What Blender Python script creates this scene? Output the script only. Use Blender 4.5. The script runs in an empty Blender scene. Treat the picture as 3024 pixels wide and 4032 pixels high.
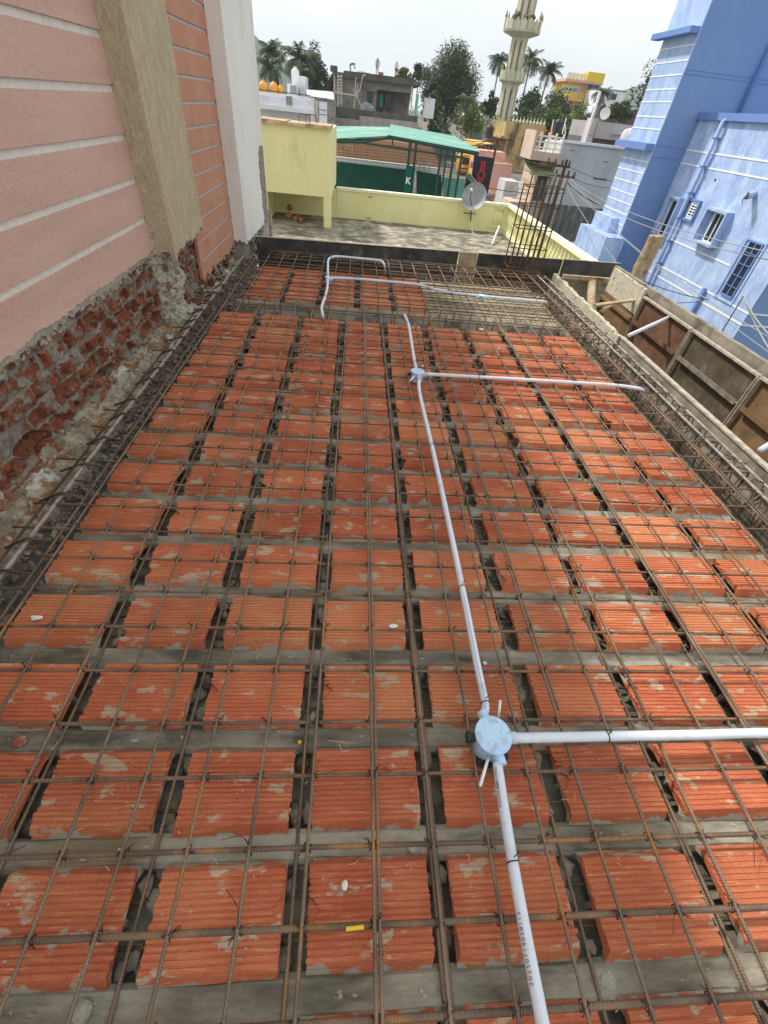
import bpy, math, random
from math import sin, cos, pi, radians
from mathutils import Vector, Matrix, noise
random.seed(7)
R_ = random.Random(11)
sc = bpy.context.scene
COL = sc.collection
# ------------------------------------------------------------------ camera
HC = 1.5
ROT = ((0.99556788, -0.03849664, 0.08580562), (0.03602108, -0.68671599, -0.72603281), (0.08687391, 0.72590575, -0.68228569))
FPX = 1704.745
cam = bpy.data.cameras.new("camera"); camo = bpy.data.objects.new("camera", cam); COL.objects.link(camo)
cam.sensor_fit = 'VERTICAL'; cam.sensor_height = 36.0; cam.lens = FPX / 4032 * 36
cam.clip_start = 0.05; cam.clip_end = 4000
m = Matrix.Identity(4)
for i in range(3):
    m[i][0] = ROT[0][i]; m[i][1] = -ROT[1][i]; m[i][2] = -ROT[2][i]
m[0][3] = 0; m[1][3] = 0; m[2][3] = HC
camo.matrix_world = m
sc.camera = camo
# ------------------------------------------------------------------ light
SUN_EL, SUN_AZ = radians(48), math.atan2(0.30, 0.27)      # sun stands ahead and to the left
to_sun = Vector((-sin(SUN_AZ) * cos(SUN_EL), cos(SUN_AZ) * cos(SUN_EL), sin(SUN_EL)))
sl = bpy.data.lights.new("sun", 'SUN'); so = bpy.data.objects.new("sun", sl); COL.objects.link(so)
sl.energy = 3.4; sl.angle = radians(3.0); sl.color = (1.0, 0.955, 0.89)
so.rotation_euler = to_sun.to_track_quat('Z', 'Y').to_euler()
w = bpy.data.worlds.new("World"); sc.world = w; w.use_nodes = True
nt = w.node_tree; nt.nodes.clear()
def N(nt, t, **k):
    n = nt.nodes.new(t)
    for a, b in k.items():
        if a.startswith('i_'):
            n.inputs[a[2:].replace('_', ' ')].default_value = b
        else: setattr(n, a, b)
    return n
out = N(nt, 'ShaderNodeOutputWorld'); bg = N(nt, 'ShaderNodeBackground')
sky = N(nt, 'ShaderNodeTexSky', sky_type='NISHITA', sun_disc=False, sun_elevation=SUN_EL, sun_rotation=-SUN_AZ, air_density=1.0, dust_density=6.0, ozone_density=1.0)
tc = N(nt, 'ShaderNodeTexCoord')
mp = N(nt, 'ShaderNodeMapping'); mp.inputs['Scale'].default_value = (1.2, 1.2, 3.2)
nz = N(nt, 'ShaderNodeTexNoise'); nz.inputs['Scale'].default_value = 1.5; nz.inputs['Detail'].default_value = 5
cr = N(nt, 'ShaderNodeValToRGB')
cr.color_ramp.elements[0].position = .36; cr.color_ramp.elements[0].color = (9.3, 10.0, 10.4, 1)
cr.color_ramp.elements[1].position = .60; cr.color_ramp.elements[1].color = (11.8, 12.1, 12.1, 1)
mx = N(nt, 'ShaderNodeMixRGB'); mx.inputs[0].default_value = .90
L = nt.links.new
L(tc.outputs['Generated'], mp.inputs[0]); L(mp.outputs[0], nz.inputs['Vector']); L(nz.outputs['Fac'], cr.inputs[0])
L(sky.outputs[0], mx.inputs[1]); L(cr.outputs[0], mx.inputs[2]); L(mx.outputs[0], bg.inputs[0]); L(bg.outputs[0], out.inputs[0])
bg.inputs[1].default_value = 0.085
sc.view_settings.view_transform = 'Standard'; sc.view_settings.look = 'None'; sc.view_settings.exposure = 0.32; sc.view_settings.gamma = 1
sc.render.engine = 'CYCLES'
sc.cycles.max_bounces = 6

# ------------------------------------------------------------------ helpers
def ray(x, y):
    a, b = (x - 1512) / FPX, (y - 2016) / FPX
    return [ROT[0][i] * a + ROT[1][i] * b + ROT[2][i] for i in range(3)]
def gz(x, y, z=0.0):
    d = ray(x, y); t = (z - HC) / d[2]; return (d[0] * t, d[1] * t, z)
def gy(x, y, Y):
    d = ray(x, y); t = Y / d[1]; return (d[0] * t, Y, HC + d[2] * t)
def gx(x, y, X):
    d = ray(x, y); t = X / d[0]; return (X, d[1] * t, HC + d[2] * t)

def tag(o, label=None, cat=None, group=None, kind=None):
    if label: o['label'] = label
    if cat: o['category'] = cat
    if group: o['group'] = group
    if kind: o['kind'] = kind
    return o
def thing(name, loc, label, cat, group=None):
    o = bpy.data.objects.new(name, None); COL.objects.link(o); o.location = loc; o.empty_display_size = .1
    tag(o, label, cat, group); o['_w'] = list(loc); return o

class MB:
    def __init__(s): s.v = []; s.f = []; s.mi = []; s.cur = 0; s.mask = []
    def add(s, vs, fs, mi=None):
        b = len(s.v); s.v += [tuple(v) for v in vs]
        for f in fs: s.f.append(tuple(b + i for i in f)); s.mi.append(s.cur if mi is None else mi)
        return s
    def box(s, a, b, rz=0.0, c=None, mi=None):
        x0, y0, z0 = a; x1, y1, z1 = b
        vs = [(x0,y0,z0),(x1,y0,z0),(x1,y1,z0),(x0,y1,z0),(x0,y0,z1),(x1,y0,z1),(x1,y1,z1),(x0,y1,z1)]
        if rz:
            cx, cy = c if c else ((x0+x1)/2, (y0+y1)/2)
            vs = [(cx+(x-cx)*cos(rz)-(y-cy)*sin(rz), cy+(x-cx)*sin(rz)+(y-cy)*cos(rz), z) for x, y, z in vs]
        return s.add(vs, [(0,3,2,1),(4,5,6,7),(0,1,5,4),(1,2,6,5),(2,3,7,6),(3,0,4,7)], mi)
    def hexa(s, vs, mi=None):      # 8 corners: 4 bottom, 4 top
        return s.add(vs, [(0,3,2,1),(4,5,6,7),(0,1,5,4),(1,2,6,5),(2,3,7,6),(3,0,4,7)], mi)
    def prism(s, poly, d, mi=None):   # polygon (3D points) extruded by vector d
        n = len(poly); p2 = [tuple(p[i] + d[i] for i in range(3)) for p in poly]
        return s.add(list(poly) + p2, [tuple(range(n))[::-1], tuple(range(n, 2*n))] + [(i, (i+1) % n, n+(i+1) % n, n+i) for i in range(n)], mi)
    def tube(s, pts, r, n=8, cap=True, mi=None):
        P = [Vector(p) for p in pts]; k = len(P); rs = r if isinstance(r, (list, tuple)) else [r]*k
        T = [((P[min(i+1, k-1)] - P[max(i-1, 0)]).normalized()) for i in range(k)]
        up = Vector((0, 0, 1)) if abs(T[0].z) < .9 else Vector((1, 0, 0))
        a = T[0].cross(up).normalized(); vs = []
        for i in range(k):
            a = (a - T[i] * a.dot(T[i]))
            a = a.normalized() if a.length > 1e-6 else T[i].orthogonal().normalized()
            b = T[i].cross(a)
            for j in range(n):
                t = 2*pi*j/n; vs.append(tuple(P[i] + (a*cos(t) + b*sin(t)) * rs[i]))
        fs = [(i*n+j, i*n+(j+1) % n, (i+1)*n+(j+1) % n, (i+1)*n+j) for i in range(k-1) for j in range(n)]
        if cap: fs += [tuple(range(n))[::-1], tuple(range((k-1)*n, k*n))]
        return s.add(vs, fs, mi)
    def bar(s, p, q, r, n=6, mi=None): return s.tube([p, q], r, n, True, mi)
    def beam(s, p, q, wd, th, up=(0, 0, 1), mi=None):
        p, q = Vector(p), Vector(q); t = (q-p).normalized(); u = Vector(up); a = t.cross(u).normalized(); b = a.cross(t)
        vs = [p+a*i*wd/2+b*j*th/2 for i, j in ((-1,-1),(1,-1),(1,1),(-1,1))] + [q+a*i*wd/2+b*j*th/2 for i, j in ((-1,-1),(1,-1),(1,1),(-1,1))]
        return s.add(vs, [(0,1,2,3),(7,6,5,4),(0,4,5,1),(1,5,6,2),(2,6,7,3),(3,7,4,0)], mi)
    def lathe(s, prof, c, n=16, axis=None, mi=None):   # prof: (r, h)
        A = Vector(axis).normalized() if axis else Vector((0, 0, 1)); a = A.orthogonal().normalized(); b = A.cross(a); c = Vector(c)
        vs = [tuple(c + A*h + (a*cos(2*pi*j/n) + b*sin(2*pi*j/n))*r) for r, h in prof for j in range(n)]
        k = len(prof)
        fs = [(i*n+j, i*n+(j+1) % n, (i+1)*n+(j+1) % n, (i+1)*n+j) for i in range(k-1) for j in range(n)]
        fs += [tuple(range(n))[::-1], tuple(range((k-1)*n, k*n))]
        return s.add(vs, fs, mi)
    def ico(s, c, r, jit=.25, sub=1, sq=(1,1,1), mi=None, rnd=R_):
        t = (1+5**.5)/2
        V = [Vector(v).normalized() for v in ((-1,t,0),(1,t,0),(-1,-t,0),(1,-t,0),(0,-1,t),(0,1,t),(0,-1,-t),(0,1,-t),(t,0,-1),(t,0,1),(-t,0,-1),(-t,0,1))]
        F = [(0,11,5),(0,5,1),(0,1,7),(0,7,10),(0,10,11),(1,5,9),(5,11,4),(11,10,2),(10,7,6),(7,1,8),(3,9,4),(3,4,2),(3,2,6),(3,6,8),(3,8,9),(4,9,5),(2,4,11),(6,2,10),(8,6,7),(9,8,1)]
        for _ in range(sub-1):
            nf = []; cache = {}
            def mid(i, j):
                k = (min(i, j), max(i, j))
                if k not in cache: V.append(((V[i]+V[j])/2).normalized()); cache[k] = len(V)-1
                return cache[k]
            for x, y, z in F:
                a, b, d = mid(x, y), mid(y, z), mid(z, x); nf += [(x,a,d),(y,b,a),(z,d,b),(a,b,d)]
            F = nf
        vs = []
        for v in V:
            q = r*(1+rnd.uniform(-jit, jit)); vs.append((c[0]+v.x*q*sq[0], c[1]+v.y*q*sq[1], c[2]+v.z*q*sq[2]))
        return s.add(vs, F, mi)
    def build(s, name, mats, parent=None, smooth=False, label=None, cat=None, group=None, kind=None, mask=None, hide=False):
        me = bpy.data.meshes.new(name)
        if parent is not None: o3 = Vector(parent['_w'])
        else:
            xs = [v[0] for v in s.v]; ys = [v[1] for v in s.v]; zs = [v[2] for v in s.v]
            o3 = Vector(((min(xs)+max(xs))/2, (min(ys)+max(ys))/2, min(zs)))
        me.from_pydata([(v[0]-o3.x, v[1]-o3.y, v[2]-o3.z) for v in s.v], [], s.f)
        if not isinstance(mats, (list, tuple)): mats = [mats]
        for mm in mats: me.materials.append(mm)
        me.polygons.foreach_set('material_index', s.mi)
        if smooth: me.polygons.foreach_set('use_smooth', [True]*len(s.f))
        if mask is not None:
            at = me.attributes.new('mask', 'FLOAT_COLOR', 'POINT')
            at.data.foreach_set('color', [c for q in mask for c in (q[0], q[1], 0.0, 1.0)])
        me.update()
        o = bpy.data.objects.new(name, me); COL.objects.link(o)
        if parent is not None: o.parent = parent; o['_w'] = list(o3)
        else: o.location = o3; o['_w'] = list(o3)
        tag(o, label, cat, group, kind)
        return o

# ------------------------------------------------------------------ materials
def material(name, c1, c2=None, scale=6, rough=.85, bump=.3, bscale=40, stain=None, sscale=3, slo=.55, shi=.62, sfac=1.0, metal=0, stretch=(1,1,1), detail=6, spec=.3, c3=None, c3scale=1.2, coord='pos', objrand=0, fine=.25, bdist=.004, translucent=0):
    mt = bpy.data.materials.new(name); mt.use_nodes = True; nt = mt.node_tree; b = nt.nodes['Principled BSDF']; Lk = nt.links.new
    b.inputs['Roughness'].default_value = rough; b.inputs['Metallic'].default_value = metal
    b.inputs['Specular IOR Level'].default_value = spec
    if coord == 'pos': g = N(nt, 'ShaderNodeNewGeometry'); src = g.outputs['Position']
    else: g = N(nt, 'ShaderNodeTexCoord'); src = g.outputs['Object']
    mpn = N(nt, 'ShaderNodeMapping'); mpn.inputs['Scale'].default_value = stretch; Lk(src, mpn.inputs[0]); vec = mpn.outputs[0]
    def noi(sc_, det=detail, off=0):
        n = N(nt, 'ShaderNodeTexNoise'); n.inputs['Scale'].default_value = sc_; n.inputs['Detail'].default_value = det; n.inputs['Roughness'].default_value = .6
        if off:
            ad = N(nt, 'ShaderNodeVectorMath', operation='ADD'); ad.inputs[1].default_value = (off, off*1.7, off*.3); Lk(vec, ad.inputs[0]); Lk(ad.outputs[0], n.inputs['Vector'])
        else: Lk(vec, n.inputs['Vector'])
        return n.outputs['Fac']
    def ramp(f, lo, hi):
        r = N(nt, 'ShaderNodeMapRange'); r.inputs['From Min'].default_value = lo; r.inputs['From Max'].default_value = hi; Lk(f, r.inputs['Value']); return r.outputs[0]
    def mix(f, a, c, fac=1.0):
        mxn = N(nt, 'ShaderNodeMix', data_type='RGBA')
        if fac != 1.0:
            mu = N(nt, 'ShaderNodeMath', operation='MULTIPLY'); mu.inputs[1].default_value = fac; Lk(f, mu.inputs[0]); f = mu.outputs[0]
        Lk(f, mxn.inputs['Factor'])
        for k, q in ((6, a), (7, c)):
            if isinstance(q, tuple): mxn.inputs[k].default_value = (*q, 1)
            else: Lk(q, mxn.inputs[k])
        return mxn.outputs[2]
    col = mix(ramp(noi(scale), .35, .65), c1, c2 or tuple(min(1, x*1.15) for x in c1))
    if c3: col = mix(ramp(noi(c3scale, 4, 3.1), .45, .65), col, c3)
    if stain: col = mix(ramp(noi(sscale, 8, 7.7), slo, shi), col, stain, sfac)
    if fine:
        hs = N(nt, 'ShaderNodeMixRGB', blend_type='OVERLAY'); hs.inputs[0].default_value = fine
        nf = N(nt, 'ShaderNodeTexNoise'); nf.inputs['Scale'].default_value = bscale*2.3; nf.inputs['Detail'].default_value = 3; Lk(vec, nf.inputs['Vector'])
        Lk(col, hs.inputs[1]); Lk(nf.outputs['Fac'], hs.inputs[2]); col = hs.outputs[0]
    if objrand:
        oi = N(nt, 'ShaderNodeObjectInfo'); hv = N(nt, 'ShaderNodeHueSaturation'); mr = N(nt, 'ShaderNodeMapRange')
        mr.inputs['To Min'].default_value = 1-objrand; mr.inputs['To Max'].default_value = 1+objrand
        Lk(oi.outputs['Random'], mr.inputs['Value']); Lk(mr.outputs[0], hv.inputs['Value']); Lk(col, hv.inputs['Color']); col = hv.outputs[0]
    Lk(col, b.inputs['Base Color'])
    if bump:
        bn = N(nt, 'ShaderNodeBump'); bn.inputs['Strength'].default_value = bump; bn.inputs['Distance'].default_value = bdist
        Lk(noi(bscale, 5, 1.3), bn.inputs['Height']); Lk(bn.outputs[0], b.inputs['Normal'])
    mt['_'] = 1
    return mt
def plain(name, c, rough=.6, metal=0, emit=0):
    mt = bpy.data.materials.new(name); mt.use_nodes = True; b = mt.node_tree.nodes['Principled BSDF']
    b.inputs['Base Color'].default_value = (*c, 1); b.inputs['Roughness'].default_value = rough; b.inputs['Metallic'].default_value = metal
    return mt

M = {}
# fired clay of the hollow blocks, cement splashes drawn out along the ribs
M['clay'] = material('clay', (.40,.094,.042), (.49,.145,.066), scale=7, rough=.8, bump=.35, bscale=160, bdist=.002, stain=(.44,.36,.25), sscale=15, slo=.582, shi=.612, stretch=(.5,1,1), c3=(.56,.205,.09), c3scale=2.0, objrand=.13, sfac=.85, fine=.5)
# mortar squeezed against the feet of the blocks
def add_feet(mt):
    nt = mt.node_tree; b = nt.nodes['Principled BSDF']; src = b.inputs['Base Color'].links[0].from_socket
    g = N(nt, 'ShaderNodeNewGeometry'); sp = N(nt, 'ShaderNodeSeparateXYZ'); nt.links.new(g.outputs['Position'], sp.inputs[0])
    n_ = N(nt, 'ShaderNodeTexNoise'); n_.inputs['Scale'].default_value = 13; n_.inputs['Detail'].default_value = 5; nt.links.new(g.outputs['Position'], n_.inputs['Vector'])
    a = N(nt, 'ShaderNodeMath', operation='MULTIPLY_ADD'); nt.links.new(sp.outputs[2], a.inputs[0]); a.inputs[1].default_value = -14; a.inputs[2].default_value = -1.30
    s_ = N(nt, 'ShaderNodeMath', operation='MULTIPLY_ADD'); nt.links.new(n_.outputs['Fac'], s_.inputs[0]); s_.inputs[1].default_value = 2.2; nt.links.new(a.outputs[0], s_.inputs[2])
    r = N(nt, 'ShaderNodeMapRange'); r.inputs['From Min'].default_value = .90; r.inputs['From Max'].default_value = .98; nt.links.new(s_.outputs[0], r.inputs['Value'])
    m_ = N(nt, 'ShaderNodeMix', data_type='RGBA'); nt.links.new(r.outputs[0], m_.inputs['Factor']); nt.links.new(src, m_.inputs[6]); m_.inputs[7].default_value = (.34, .32, .26, 1)
    nt.links.new(m_.outputs[2], b.inputs['Base Color'])
add_feet(M['clay'])
def add_streaks(mt, c, sx, sy, lo, hi, fac):
    nt = mt.node_tree; b = nt.nodes['Principled BSDF']; src = b.inputs['Base Color'].links[0].from_socket
    g = N(nt, 'ShaderNodeNewGeometry'); mp_ = N(nt, 'ShaderNodeMapping'); mp_.inputs['Scale'].default_value = (sx, sy, 20); nt.links.new(g.outputs['Position'], mp_.inputs[0])
    n_ = N(nt, 'ShaderNodeTexNoise'); n_.inputs['Scale'].default_value = 1; n_.inputs['Detail'].default_value = 4; n_.inputs['Roughness'].default_value = .7; nt.links.new(mp_.outputs[0], n_.inputs['Vector'])
    r = N(nt, 'ShaderNodeMapRange'); r.inputs['From Min'].default_value = lo; r.inputs['From Max'].default_value = hi; r.inputs['To Max'].default_value = fac; nt.links.new(n_.outputs['Fac'], r.inputs['Value'])
    m_ = N(nt, 'ShaderNodeMix', data_type='RGBA'); nt.links.new(r.outputs[0], m_.inputs['Factor']); nt.links.new(src, m_.inputs[6]); m_.inputs[7].default_value = (*c, 1)
    nt.links.new(m_.outputs[2], b.inputs['Base Color'])
add_streaks(M['clay'], (.66,.34,.17), 9, 150, .55, .70, .65)
add_streaks(M['clay'], (.22,.045,.025), 3, 90, .58, .74, .5)
M['joist'] = material('joist_concrete', (.095,.085,.062), (.25,.225,.17), scale=13, rough=.9, bump=.6, bscale=60, stain=(.46,.25,.06), sscale=2.6, slo=.56, shi=.72, sfac=.7, stretch=(.35,1,1), c3=(.34,.315,.25), c3scale=8)
M['mortar'] = material('mortar', (.28,.265,.215), (.42,.40,.33), scale=14, rough=.95, bump=.8, bscale=70, bdist=.006)
M['deck'] = material('deck_board', (.13,.115,.09), (.27,.245,.19), scale=16, rough=.9, bump=.4)
M['ply'] = material('ply_board', (.30,.25,.17), (.43,.37,.26), scale=9, rough=.85, bump=.3, stain=(.2,.17,.12), sscale=8, slo=.5, shi=.7)
def rebar_mat(name, c1, c2, axis):
    mt = material(name, c1, c2, scale=5, rough=.55, bump=0, stain=(.40,.19,.06), sscale=5, slo=.53, shi=.67, sfac=.75, metal=.25, spec=.4, fine=.3, bscale=60)
    nt = mt.node_tree; b = nt.nodes['Principled BSDF']
    g = N(nt, 'ShaderNodeNewGeometry'); wv = N(nt, 'ShaderNodeTexWave', wave_type='BANDS', bands_direction=axis); wv.inputs['Scale'].default_value = 52
    mp_ = N(nt, 'ShaderNodeMapping'); mp_.inputs['Rotation'].default_value = (.0, .5 if axis == 'X' else 0, .35)
    nt.links.new(g.outputs['Position'], mp_.inputs[0]); nt.links.new(mp_.outputs[0], wv.inputs['Vector'])
    bn = N(nt, 'ShaderNodeBump'); bn.inputs['Strength'].default_value = .6; bn.inputs['Distance'].default_value = .003
    nt.links.new(wv.outputs['Fac'], bn.inputs['Height']); nt.links.new(bn.outputs[0], b.inputs['Normal'])
    return mt
M['barX'] = rebar_mat('rebar_steel_cross', (.105,.072,.05), (.225,.155,.105), 'X')
M['barY'] = rebar_mat('rebar_steel_long', (.13,.095,.07), (.28,.20,.135), 'Y')
M['bardark'] = material('rebar_dark', (.07,.042,.03), (.14,.085,.055), scale=8, rough=.6, bump=.3, stain=(.3,.13,.05), sscale=9, slo=.6, shi=.75, metal=.2)
M['barwhite'] = material('limewashed_bar', (.40,.36,.32), (.20,.16,.13), scale=22, rough=.8, bump=.8, bscale=90)
M['wire'] = plain('tie_wire', (.05,.035,.03), .6, .4)
M['pvc'] = material('grey_pvc', (.60,.64,.70), (.66,.69,.74), scale=3, rough=.38, bump=.05, stain=(.42,.40,.36), sscale=12, slo=.57, shi=.72, sfac=.55, fine=.2)
M['pvcblue'] = material('pale_blue_pvc', (.42,.60,.80), (.50,.66,.84), scale=6, rough=.4, bump=.1, stain=(.34,.40,.44), sscale=24, slo=.55, shi=.62, sfac=.6, fine=.25)
M['black'] = plain('black_plastic', (.012,.012,.014), .5)
M['blueline'] = plain('blue_print', (.03,.22,.50), .5)
M['ink'] = plain('print_ink', (.10,.07,.10), .6)
# ================================================================== SLAB
ORD = ['first','second','third','fourth','fifth','sixth','seventh','eighth','ninth','tenth','eleventh','twelfth','thirteenth','fourteenth','fifteenth','sixteenth','seventeenth','eighteenth','nineteenth','twentieth','twenty-first','twenty-second','twenty-third','twenty-fourth','twenty-fifth','twenty-sixth','twenty-seventh','twenty-eighth','twenty-ninth','thirtieth','thirty-first','thirty-second','thirty-third','thirty-fourth','thirty-fifth','thirty-sixth','thirty-seventh','thirty-eighth','thirty-ninth','fortieth']
XR = 2.235                       # right end of the block rows
# formwork deck under everything
d = MB(); d.box((-1.62, -1.3, -.24), (2.25, 4.30, -.142))
d.build('shuttering_deck', M['deck'], label='dark shuttering boards under the clay blocks of the near slab bay', cat='formwork deck')
d = MB(); d.box((-1.62, 4.74, -.24), (.82, 6.12, -.142))
d.build('shuttering_deck', M['deck'], label='dark shuttering boards under the far bay of clay blocks', cat='formwork deck')
d = MB()
for i in range(6): d.box((.83+i*.245, 4.74, -.135), (.83+i*.245+.24, 6.12, -.11))
d.build('plywood_deck', M['ply'], label='pale board deck without blocks beneath the dense bar mesh beside the long beam trench', cat='formwork deck')

def extr(b, poly, x0, x1, j0, j1, rnd, mid=0):
    n = len(poly); a = []; c = []
    s0 = s1 = 0
    for (y, z) in poly:
        s0 = .6*s0 + rnd.uniform(-j0, j0); s1 = .6*s1 + rnd.uniform(-j1, j1)
        a.append((x0+s0, y, z)); c.append((x1+s1, y, z))
    k = len(b.v); b.v += a + c
    b.f += [tuple(k+i for i in range(n)), tuple(k+n+i for i in range(n))[::-1]] + [(k+(i+1) % n, k+i, k+n+i, k+n+(i+1) % n) for i in range(n)]
    b.mi += [0]*(n+2)
def block_mb(seed, wx=.321):
    rnd = random.Random(seed); b = MB()
    # outer skin profile, near side up, over the ribbed top, far side down
    O = [(-.030, -.062), (-.022, -.047), (-.024, -.045), (-.013, -.027), (-.015, -.025), (-.003, -.004), (0, 0)]
    n = 14; st = .19/n
    for i in range(n):
        y = i*st
        if i: O += [(y+.0004, -.0), (y+.0018, 0)]
        if i < n-1: O += [(y+st-.0048, 0), (y+st-.0036, -.0024), (y+st-.0008, -.0024)]
    O += [(.19, 0), (.193, -.004), (.205, -.025), (.203, -.027), (.214, -.045), (.212, -.047), (.220, -.062)]
    I = [(.207, -.062), (.192, -.045), (.178, -.030), (.1, -.028), (.012, -.030), (-.002, -.045), (-.017, -.062)]
    ch0 = .004; ch1 = .003
    extr(b, O + I, 0, wx, .0042, .0036, rnd)
    extr(b, [(-.030, -.064), (-.030, -.125), (-.018, -.125), (-.018, -.064)][::-1], .002, wx-.002, .002, .002, rnd)
    extr(b, [(.208, -.064), (.208, -.125), (.220, -.125), (.220, -.064)][::-1], .002, wx-.002, .002, .002, rnd)
    extr(b, [(.088, -.029), (.088, -.123), (.102, -.123), (.102, -.029)][::-1], .006, wx-.008, .006, .006, rnd)
    extr(b, [(-.016, -.125), (.206, -.125), (.206, -.137), (-.016, -.137)], .0, wx, .004, .004, rnd)
    # a bite broken out of one end
    if seed % 2 == 0:
        yc = rnd.uniform(.02, .17); end = rnd.random() < .5
        for i, v in enumerate(b.v):
            dd = abs(v[1]-yc)
            if v[2] > -.05 and dd < .03:
                if end and v[0] > wx/2: b.v[i] = (v[0]-.03*(1-dd/.03), v[1], v[2])
                elif not end and v[0] < wx/2: b.v[i] = (v[0]+.03*(1-dd/.03), v[1], v[2])
    return b
protos = {}
for sd in range(10):
    b = block_mb(sd); o = b.build('hollow_clay_block', M['clay'])
    me = o.data; off = Vector(o['_w'])
    for v in me.vertices: v.co += off          # origin at the near left top edge
    protos[sd] = me; bpy.data.objects.remove(o)
COLX = [-1.237 + .392*i for i in range(9)]
ZT = -.045
def put_block(x, y, lab, grp, sd):
    o = bpy.data.objects.new('hollow_clay_block', protos[sd]); COL.objects.link(o)
    o.location = (x, y, ZT + R_.uniform(-.003, .003)); o.rotation_euler = (R_.uniform(-.012, .012), R_.uniform(-.006, .006), R_.uniform(-.008, .008))
    tag(o, lab, 'clay block', grp)
FAR = [round(.204 + .2943*k, 3) for k in range(-2, 15)]
for r, fy in enumerate(FAR):
    for c, x in enumerate(COLX):
        if r < 1: continue
        xx = x + R_.uniform(-.006, .006)
        put_block(xx, fy-.19 + R_.uniform(-.004, .004), f'ribbed red clay block, {ORD[c]} from the brick wall, in the {ORD[r-1]} row from the camera', 'clay filler blocks of the near slab bay', R_.randrange(10))
for r in range(4):
    for c in range(5):
        put_block(-1.105 + .392*c + R_.uniform(-.006, .006), 4.83 + .3*r, f'ribbed red clay block beyond the stirrup beam, {ORD[c]} from the white pillar, {ORD[r]} row', 'clay filler blocks of the far bay', R_.randrange(10))
# joists between the rows, rough concrete poured up the block sides
def joist(y0, y1, x0, x1, zt, lab, grp, sd):
    rnd = random.Random(sd); b = MB(); n = int((x1-x0)/.03)
    prof = [(y0-.004, -.17), (y0, zt-.012), (y0+.014, zt), ((y0+y1)/2, zt-.009), (y1-.014, zt), (y1, zt-.012), (y1+.004, -.17)]
    k = len(prof); mask = []
    for i in range(n+1):
        x = x0 + (x1-x0)*i/n
        for j, (y, z) in enumerate(prof):
            q = noise.noise(Vector((x*9, j*3.1, sd*5.3))); q2 = noise.noise(Vector((x*2.2, j*.3, sd*9.3)))
            dz = .004*q + (.020*max(0, q2-.05) if 0 < j < 6 else 0)
            b.v.append((x, y + .004*q, z + (dz if 0 < j < 6 else 0)))
    for i in range(n):
        for j in range(k-1): b.f.append((i*k+j, (i+1)*k+j, (i+1)*k+j+1, i*k+j+1)); b.mi.append(0)
    b.f += [tuple(range(k)), tuple(range(n*k, n*k+k))[::-1], ]; b.mi += [0, 0]
    b.build('concrete_joist', M['joist'], smooth=False, label=lab, cat='joist', group=grp)
for r, fy in enumerate(FAR):
    joist(fy+.011, fy+.0935, -1.262, 2.25, -.083, f'rough grey concrete joist behind the {ORD[max(r-1,0)]} block row from the camera' if r else 'rough grey concrete joist at the very bottom edge of the photo', 'concrete joists between the block rows', r)
for r in range(-1, 4):
    y = 4.83+.3*r+.19
    joist(y+.011, y+.099, -1.2, .80, -.083, f'grey concrete joist of the far bay, {ORD[r+1]} counted from the stirrup beam', 'concrete joists of the far bay', 40+r)
# mortar squeezed in the gaps between neighbouring blocks
gi = 0; mb_ = MB()
for r, fy in enumerate(FAR[1:]):
    for c in range(8):
        if R_.random() < .95:
            gx0 = COLX[c]+.315; b = mb_
            for k in range(R_.randint(6, 11)):
                s_ = R_.uniform(.010, .022)
                b.ico((gx0+R_.uniform(.012, .066), fy-.19+R_.choice([R_.uniform(-.04, .04), R_.uniform(.15, .21), R_.uniform(0, .19)]), -.118+R_.uniform(-.02, .012)), s_, .35, 1, (1.2, 1.6, .7))

mb_.build('mortar_droppings', M['joist'], label='grey mortar squeezed up in the gaps between the clay blocks', cat='mortar', kind='stuff')
# ------------------------------------------------------------------ reinforcement
def wav(p, q, n, amp, sd, amp_z=None):
    pts = []
    for i in range(n+1):
        t = i/n; e = min(1, 4*t, 4*(1-t))
        a = noise.noise(Vector((t*4+sd*7.7, sd, 0)))*amp*e; c = noise.noise(Vector((t*5, sd*3.3, 9)))*(amp_z if amp_z is not None else amp*.5)*e
        dx, dy = q[0]-p[0], q[1]-p[1]; l = math.hypot(dx, dy) or 1
        pts.append((p[0]+dx*t-dy/l*a, p[1]+dy*t+dx/l*a, p[2]+(q[2]-p[2])*t+c))
    return pts
LONG = [(-1.21,-1.215),(-1.06,-1.073),(-.88,-.90),(-.705,-.739),(-.555,-.564),(-.389,-.391),(-.227,-.228),(-.072,-.062),(.107,.094),(.275,.262),(.432,.428),(.597,.588),(.754,.747),(.92,.932),(1.085,1.10),(1.26,1.272),(1.43,1.439),(1.60,1.604),(1.77,1.773),(1.94,1.939),(2.12,2.13),(2.30,2.31)]
def lx(i, y):
    a, b = LONG[i]; t = (y-.08)/4.4; return a+(b-a)*max(-.2, min(1.1, t))
for i in range(len(LONG)):
    b = MB(); r = .0052
    yend = 6.42 if i > 1 else 6.28
    pts = wav((lx(i, -.7), -.7, .0125), (lx(i, yend), yend, .0125), 26, .006, i, .002)
    b.tube(pts, r, 8)
    b.build('reinforcing_bar', M['barY'], smooth=True, label=f'thin steel bar running away from the camera, {ORD[i]} top bar from the brick wall', cat='rebar', group='long top bars of the slab mesh')
    if i in (8, 12, 16):   # doubled bars where laps run side by side
        b = MB(); y0 = {5: .3, 8: -.6, 9: -.6, 12: .6, 16: .4, 19: 1.0}[i]
        b.tube(wav((lx(i, y0)+.014, y0, .012), (lx(i, 4.2)+.014, 4.25, .012), 14, .004, i+60, .001), r*.95, 8)
        b.build('lapped_bar', M['barY'], smooth=True, label=f'steel bar lapped tightly beside the {ORD[i]} long bar from the brick wall', cat='rebar', group='lapped long bars')
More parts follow.
